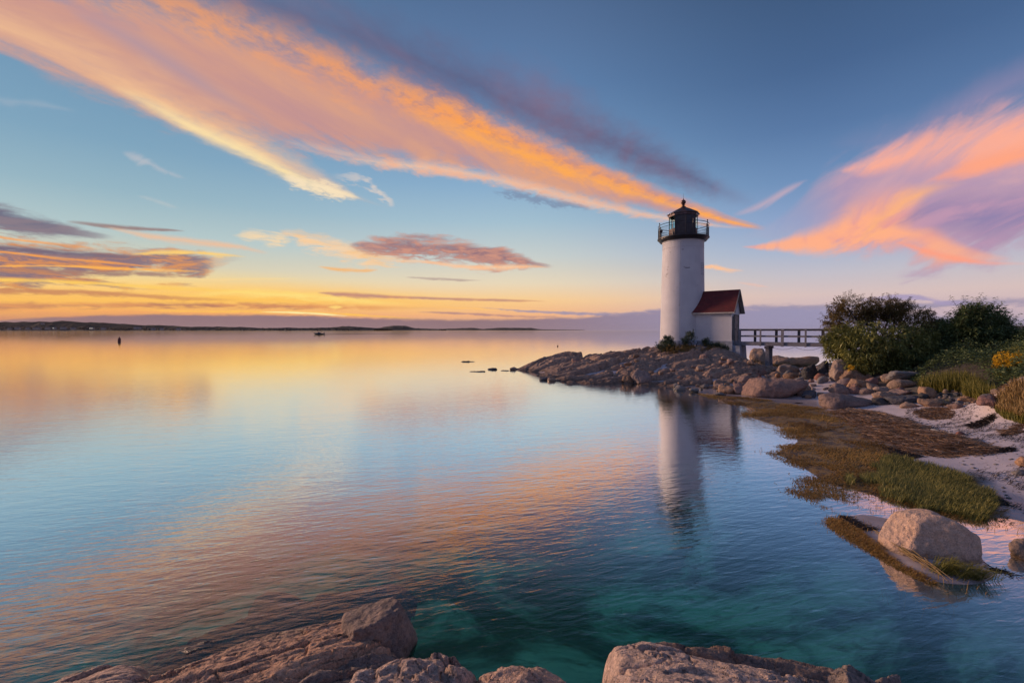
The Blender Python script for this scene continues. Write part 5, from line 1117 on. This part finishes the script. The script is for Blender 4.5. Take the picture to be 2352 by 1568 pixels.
for k, (lab, poly, n, mt) in enumerate([
    ('dead reeds lying against the stones right of the long flat boulder', [(2100,940,.5),(2150,934,.6),(2190,945,.55),(2185,958,.5),(2130,955,.45)], 2200, 'reed'),
    ('short strip of dark weed on the upper sand', [(2225,965,.6),(2280,958,.7),(2285,968,.65),(2240,975,.6)], 900, 'weed'),
    ('dark weed strip at the right edge of the upper sand', [(2290,985,.6),(2352,985,.6),(2352,1000,.55),(2300,1000,.55)], 1200, 'reed'),
    ('thin dark weed line in the middle of the sand', [(2290,1042,.3),(2330,1044,.3),(2335,1050,.3),(2295,1048,.3)], 350, 'weed'),
    ('black weed along the lower edge of the reed drift', [(2040,1030,.12),(2075,1036,.12),(2120,1052,.15),(2100,1062,.12),(2050,1050,.1)], 1500, 'weed'),
    ('tangle of dark weed at the tip of the green grass', [(2265,1130,.06),(2298,1135,.06),(2302,1155,.05),(2280,1160,.05)], 450, 'weed'),
    ('dark weed and twigs on the small marsh spur', [(1925,1170,.04),(1945,1178,.04),(1985,1210,.04),(2010,1216,.03),(1985,1222,.03),(1940,1200,.03)], 900, 'weed'),
    ('dead stalks on the far tip of the marsh', [(1645,912,.05),(1680,910,.06),(1710,925,.06),(1700,935,.05),(1720,950,.05),(1752,985,.05),(1740,985,.05),(1690,945,.05)], 1100, 'reed'),
    ('loose weed scattered between the pebbles and the reddish boulder', [(2150,905,.9),(2240,918,.9),(2330,925,1.0),(2320,945,.9),(2230,938,.7),(2160,925,.7)], 2600, 'reed'),
    ('thin line of weed on the wet sand near the right boulder', [(2215,1135,.05),(2255,1150,.05),(2262,1156,.05),(2210,1142,.05)], 260, 'weed'),
    ('strip of weed in the shallow film beside the right boulder', [(2275,1305,-.03),(2340,1325,-.03),(2345,1332,-.03),(2285,1318,-.03)], 350, 'weed')]):
    reeds('reed_wrack', lab, w2(poly), n, .26, 60+k, mt, .05, -.4)
reeds('reed_stalks', 'pale broken stalks scattered over the brown marsh grass', MARSH, 420, .34, 88, 'grassdry', .10, -.4, .006, 'reed stalks', .8)
pb_ = sample(w2([(2080,935,.5),(2352,940,.9),(2600,1100,.5),(2352,1180,.03),(2250,1108,.05),(2080,962,.3)]), 900, 75); n = len(pb_); v0, f0 = ico(1); r_ = np.random.RandomState(3); PG = onground(pb_)
SZ = .008+.035*r_.rand(n)**3; VV = (v0[None]*(1+.25*r_.rand(n, len(v0), 1)))*SZ[:, None, None]*np.array([1.3, 1, .6])+PG[:, None, :]; FF = (f0[None]+np.arange(n)[:, None, None]*len(v0))
tag(mesh_np('beach_grit', VV.reshape(-1, 3), FF.reshape(-1, 3), M['grey']), 'tiny pebbles and shell bits strewn over the pale sand', 'grit', kind='stuff')
q = sample(w2([(2080,930,.5),(2352,935,1.0),(2500,1100,.4),(2352,1180,.05),(2250,1110,.08),(2080,960,.3)]), 6500, 71); q = q[vnoise(np.stack([q[:, 0]*1.2, q[:, 1]*3, q[:, 0]*0], -1), 72) > -.05]
n = len(q); p = onground(q, .004)
blades('weed_scraps', p, .06+.12*rs.rand(n), np.full(n, .012), np.full(n, .98), -.4, rs.rand(n), M['weed'], 'scraps of dry weed strewn over the pale sand', 'weed scraps', spread=.5)
dw = MB(); a, b_ = on(2138, 990, .36), on(2204, 1003, .30); 
for k in range(6): dw.tube(a.lerp(b_, k/6)+Vector((0, 0, .05+.015*math.sin(k*1.7))), a.lerp(b_, (k+1)/6)+Vector((0, 0, .05+.015*math.sin((k+1)*1.7))), .035-.003*k, 7, .032-.003*k)
dw.tube(a.lerp(b_, .7)+Vector((0, 0, .05)), a.lerp(b_, .82)+Vector((.05, .25, .12)), .015, 5, .006)
tag(dw.build('driftwood', M['trim'], None, True), 'pale stick of driftwood lying on the sand right of the reed drift', 'driftwood')
rb = MB(); r_ = random.Random(4)
for k in range(26):
    s0 = r_.uniform(0, .6); s1 = s0+r_.uniform(.25, .5); a = on(2010, 1228, .1).lerp(on(2190, 1345, .02), s0)+Vector((r_.uniform(-.08, .08), r_.uniform(-.1, .1), .03+r_.uniform(0, .1))); b_ = on(2010, 1228, .06).lerp(on(2190, 1345, .02), min(1.05, s1))+Vector((r_.uniform(-.08, .08), r_.uniform(-.1, .1), r_.uniform(0.02, .08)))
    m_ = (a+b_)/2+Vector((0, 0, r_.uniform(0, .05))); rb.tube(a, m_, .007, 5).tube(m_, b_, .007, 5, .004)
tag(rb.build('reed_stalks', M['grassdry']), 'bundle of pale dead stalks lying along the left side of the orange boulder', 'reed stalks')

# ------------------------------------------------------------------ far shore
sky_line = [(-260, 738), (-60, 736), (0, 735), (68, 733.4), (101, 737), (135, 736), (190, 740), (237, 743.5), (288, 744), (338, 747.6), (406, 749), (474, 750), (520, 751.5), (575, 753), (626, 752), (690, 753), (745, 751), (772, 748.5), (796, 749), (820, 753), (860, 753), (893, 747), (922, 747), (936, 753), (1002, 755), (1050, 753.5), (1086, 752.4), (1104, 755), (1148, 752.4), (1221, 752.7), (1243, 756), (1330, 757.2)]
lx = np.array([p[0] for p in sky_line], float); ly = np.array([p[1] for p in sky_line], float)
def shore(name, Y, x0, x1, fac, mat, seed, rough=1.0, dep=260):
    pxs = np.arange(x0, x1, 1.0); hh = (758-np.interp(pxs, lx, ly))*Y/FPX*fac+2.5
    hh = hh*(1+.10*rough*vnoise(np.stack([pxs*.12, pxs*0, pxs*0], -1), seed))+rough*2.2*(vnoise(np.stack([pxs*.55, pxs*0, pxs*0+3], -1), seed)+.3*vnoise(np.stack([pxs*1.3, pxs*0, pxs*0+3], -1), seed))
    prof_ = [(0, -2, 0), (0, .6, 0), (20, 1.6, .0), (60, 0, .22), (dep*.5, 0, .75), (dep, 0, 1.0), (dep*1.8, 0, .8), (dep*2.6, 0, -.3)]
    rows = []
    for dy, z0, k in prof_:
        ex = fbm(np.stack([pxs*.35, pxs*0+dy*.1, pxs*0], -1), 3, seed)*3*rough*(k > 0)
        rows.append(np.stack([(pxs-1176)/FPX*(Y), np.full(len(pxs), Y+dy), z0+hh*k+ex], -1))
    v = np.concatenate(rows); n = len(pxs); idx = np.arange(len(v)).reshape(len(prof_), n)
    f = np.stack([idx[:-1, :-1], idx[:-1, 1:], idx[1:, 1:], idx[1:, :-1]], -1).reshape(-1, 4)
    o = mesh_np(name, v, f, mat, None, False); tag(o, kind='structure'); return o, hh
def shoremat():
    m, t, b = newmat('far_wooded_shore'); P = pos(t); z = sep(t, P)[2]; n = noise(t, P, .012, 5, .7)
    c1 = mixc(t, n.ss(.35, .65), (.012, .018, .016), (.035, .04, .03)); c1 = mixc(t, z.ss(5, 2.5), c1, (.16, .14, .12)); setc(t, b, c1); b.inputs['Roughness'].default_value = .95; return m
M['shore'] = shoremat()
shore('hills', 3000, -260, 850, .86, M['shore'], 3)
shore('hills', 5200, 560, 1010, .95, M['shore'], 4)
shore('hills', 9000, 820, 1345, 1, M['shore'], 5, .6)
# wood along the far shore: crowns as lumpy cones and balls
r_ = np.random.RandomState(8); v0, f0 = ICO[3] if False else ico(1); VV = []; FF = []; nb_ = 0
for k in range(900):
    px = r_.uniform(-60, 830); Y = 3000+r_.uniform(20, 250); lay = (Y-3000)/260
    hsk = (758-np.interp(px, lx, ly))*3000/FPX; z = 1+hsk*min(1, .22+.78*lay)*r_.uniform(.62, .86)
    s = r_.uniform(4, 8)*(.8 if px > 350 else 1); q = v0*(1+.3*r_.rand(len(v0), 1))*[s*1.2, s, s*r_.uniform(.6, 1.1)]+[(px-1176)/FPX*Y, Y, z+s*.15]
    VV.append(q); FF.append(f0+nb_); nb_ += len(q)
o = mesh_np('far_wood', np.concatenate(VV), np.concatenate(FF), M['shore']); tag(o, 'dark wood covering the low hills of the far shore', 'wood', kind='stuff')
M['hwall'] = simple('pale_clapboard', (.24, .24, .25), .8, 0, .1, .1, 0); M['hroof'] = simple('grey_house_roof', (.06, .06, .07), .8, 0, .1, .1, 0)
def emi(name, col, s):
    m, t, b = newmat(name); b.inputs['Base Color'].default_value = (0, 0, 0, 1); b.inputs['Emission Color'].default_value = (*col, 1); b.inputs['Emission Strength'].default_value = s; return m
M['lit'] = emi('lit_window', (1, .9, .7), 2.2); M['pane'] = simple('dark_window', (.03, .03, .04), .3, 0, 1, .1, 0)
HS = [(41, 752.5, 15, 'wide pale house, leftmost of those on the far shore'), (64, 753, 10, 'small house just right of the wide leftmost one on the far shore'), (85, 752.5, 22, 'long low house on the far shore below the wooded hill'), (110, 752.5, 15, 'gabled house between the long low house and the lit ones on the far shore'), (126, 752, 9, 'house with one bright window on the far shore'), (146, 752, 17, 'pale house under the trees on the far shore, right of the bright window'), (168, 753, 14, 'broad house with a low roof on the far shore'), (98, 741.5, 7, 'small white house high up on the wooded hill'),
      (211, 752.5, 12, 'house with two lit windows on the far shore'), (238, 753, 12, 'grey house right of the two lit windows on the far shore'), (316, 751.5, 20, 'wide grey roofed house alone farther along the far shore'), (352, 754, 12, 'low pale house right of the wide grey roofed one'), (372, 754, 9, 'small house between two low ones on the far shore'), (410, 754, 12, 'rightmost house on the far shore'), (22, 753.5, 10, 'half hidden house at the far left of the shore')]
for k, (px, py, wpx, lab) in enumerate(HS):
    Y = 2985 if py > 745 else 3040; c_ = at(px, py, Y); w_ = wpx*Y/FPX*.75; d_ = 12; h_ = 7; r0 = empty('house', (c_.x, c_.y, c_.z-h_)); tag(r0, lab, 'house', 'houses on the far shore')
    MB().box(-w_/2, w_/2, -d_/2, d_/2, -4, h_).build('wall', M['hwall'], r0)
    MB().add([(-w_/2-1, -d_/2-1, h_), (w_/2+1, -d_/2-1, h_), (w_/2+1, d_/2+1, h_), (-w_/2-1, d_/2+1, h_), (-w_/2+3, 0, h_+6), (w_/2-3, 0, h_+6)], [(0, 1, 5, 4), (2, 3, 4, 5), (0, 4, 3), (1, 2, 5), (3, 2, 1, 0)]).build('roof', M['hroof'], r0)
    for j in range(2 if wpx < 14 else 4):
        xx = -w_/2+w_*(j+.5)/(2 if wpx < 14 else 4); lit = (k == 8 or (k == 4 and j == 0))
        MB().box(xx-1.2, xx+1.2, -d_/2-.3, -d_/2, 2, 5).build('window', M['lit'] if lit else M['pane'], r0)
# nun buoy
M['buoyred'] = simple('dark_red_buoy_paint', (.10, .012, .015), .5, 0, 2, .3, .1)
q = on(274, 784.3, 0); bu = empty('buoy', (q.x, q.y, 0)); tag(bu, 'dark red navigation buoy with a conical top, floating on the bay at left', 'buoy')
MB().lathe([(.30, -.4), (.40, -.2), (.40, .75), (.38, .80)], 20, cap=True).build('float', M['buoyred'], bu, True)
MB().lathe([(.39, .80), (.36, .95), (.16, 1.35), (.06, 1.50), (.02, 1.52)], 20, cap=True).build('cone_top', M['buoyred'], bu, True)
MB().ring(.06, 1.54, .015, 12, 5).build('lifting_ring', M['iron'], bu)
q = on(1281, 795.5, 0); pb = empty('pot_buoy', (q.x, q.y, 0)); tag(pb, 'tiny fishing float with an upright stick, out on the water left of the headland', 'float')
MB().lathe([(.02, -.1), (.13, -.02), (.15, .1), (.11, .22), (.03, .26)], 12).build('float', M['buoyred'], pb, True); MB().tube((0, 0, .2), (.04, 0, .62), .022).build('stick', M['iron'], pb)
# motorboat
q = on(733, 768.2, 0); mb_ = empty('motorboat', (q.x, q.y, 0), math.radians(172)); tag(mb_, 'small dark motorboat speeding across the bay below the horizon', 'motorboat')
M['hull'] = simple('dark_boat_hull', (.05, .05, .06), .35, 0, 1, .1, 0); M['boatglass'] = simple('boat_windshield', (.10, .11, .13), .15, 0, 1, .1, 0)
hv = []; st = [(-4.2, 1.25, .95, .0), (-2, 1.35, 1.0, -.1), (0, 1.4, 1.05, -.1), (2, 1.2, 1.2, -.05), (3.6, .7, 1.4, .25), (4.8, .04, 1.65, 1.1)]
for (x, w_, zt_, zk) in st: hv += [(x, -w_, zt_), (x, -w_*.8, zt_*.35+zk*.5), (x, 0, zk-.1), (x, w_*.8, zt_*.35+zk*.5), (x, w_, zt_)]
hf = []
for i in range(5):
    for j in range(4): hf.append((i*5+j, (i+1)*5+j, (i+1)*5+j+1, i*5+j+1))
    hf.append((i*5, i*5+4, (i+1)*5+4, (i+1)*5))
hf.append((0, 1, 2, 3, 4))
MB().add(hv, hf).build('hull', M['hull'], mb_, True)
MB().add([(-.2, -.9, 1.05), (-.2, .9, 1.05), (1.2, -.8, 1.15), (1.2, .8, 1.15), (-.3, -.75, 1.95), (-.3, .75, 1.95), (.2, -.7, 1.95), (.2, .7, 1.95)], [(0, 2, 6, 4), (1, 5, 7, 3), (2, 3, 7, 6), (4, 6, 7, 5), (0, 4, 5, 1), (0, 1, 3, 2)]).build('windshield', M['boatglass'], mb_)
tt = MB().box(-1.8, 1.0, -.9, .9, 2.85, 2.93)
for x in (-1.6, .7):
    for y in (-.8, .8): tt.tube((x, y, 1.0), (x, y, 2.9), .03)
tt.build('canopy', M['hull'], mb_)
MB().box(-4.75, -4.25, -.3, .3, .9, 1.65).box(-4.62, -4.38, -.08, .08, -.3, .9).build('outboard_motor', M['hull'], mb_, bevel=.06)
MB().box(-1.2, -.5, -.5, .5, 1.0, 1.6).build('seat', M['boatglass'], mb_, bevel=.05)
# the dark ridge of its wake
wk = MB(); a, b_ = on(742, 768, 0), on(975, 765.4, 0); vv = []; ff = []
N = 60
for k in range(N+1):
    p = a.lerp(b_, k/N); wd = .5+.8*k/N; h_ = .24*(1-k/N)*(.6+.4*math.sin(k*2.1)**2)+.02
    vv += [(p.x, p.y-wd, -.05), (p.x, p.y-wd*.3, h_), (p.x, p.y+wd*.4, h_*.8), (p.x, p.y+wd, -.05)]
for k in range(N):
    for j in range(3): ff.append((k*4+j, (k+1)*4+j, (k+1)*4+j+1, k*4+j+1))
def wakem():
    m, t, b = newmat('wake_water'); b.inputs['Base Color'].default_value = (.03, .04, .05, 1); b.inputs['Roughness'].default_value = .25; return m
tag(wk.add(vv, ff).build('wake', wakem()), kind='structure')
# ------------------------------------------------------------------ haze over the bay
def hazem():
    m = bpy.data.materials.new('haze_air'); m.use_nodes = True; t = m.node_tree; t.nodes.clear(); o = t.nodes.new('ShaderNodeOutputMaterial'); v = t.nodes.new('ShaderNodeVolumePrincipled')
    v.inputs['Color'].default_value = (.85, .80, .82, 1); v.inputs['Density'].default_value = .00001; v.inputs['Anisotropy'].default_value = .3; t.links.new(v.outputs[0], o.inputs['Volume']); return m
tag(MB().box(-15500, 15500, -15500, 15500, -8, 120).build('haze', hazem()), kind='stuff')
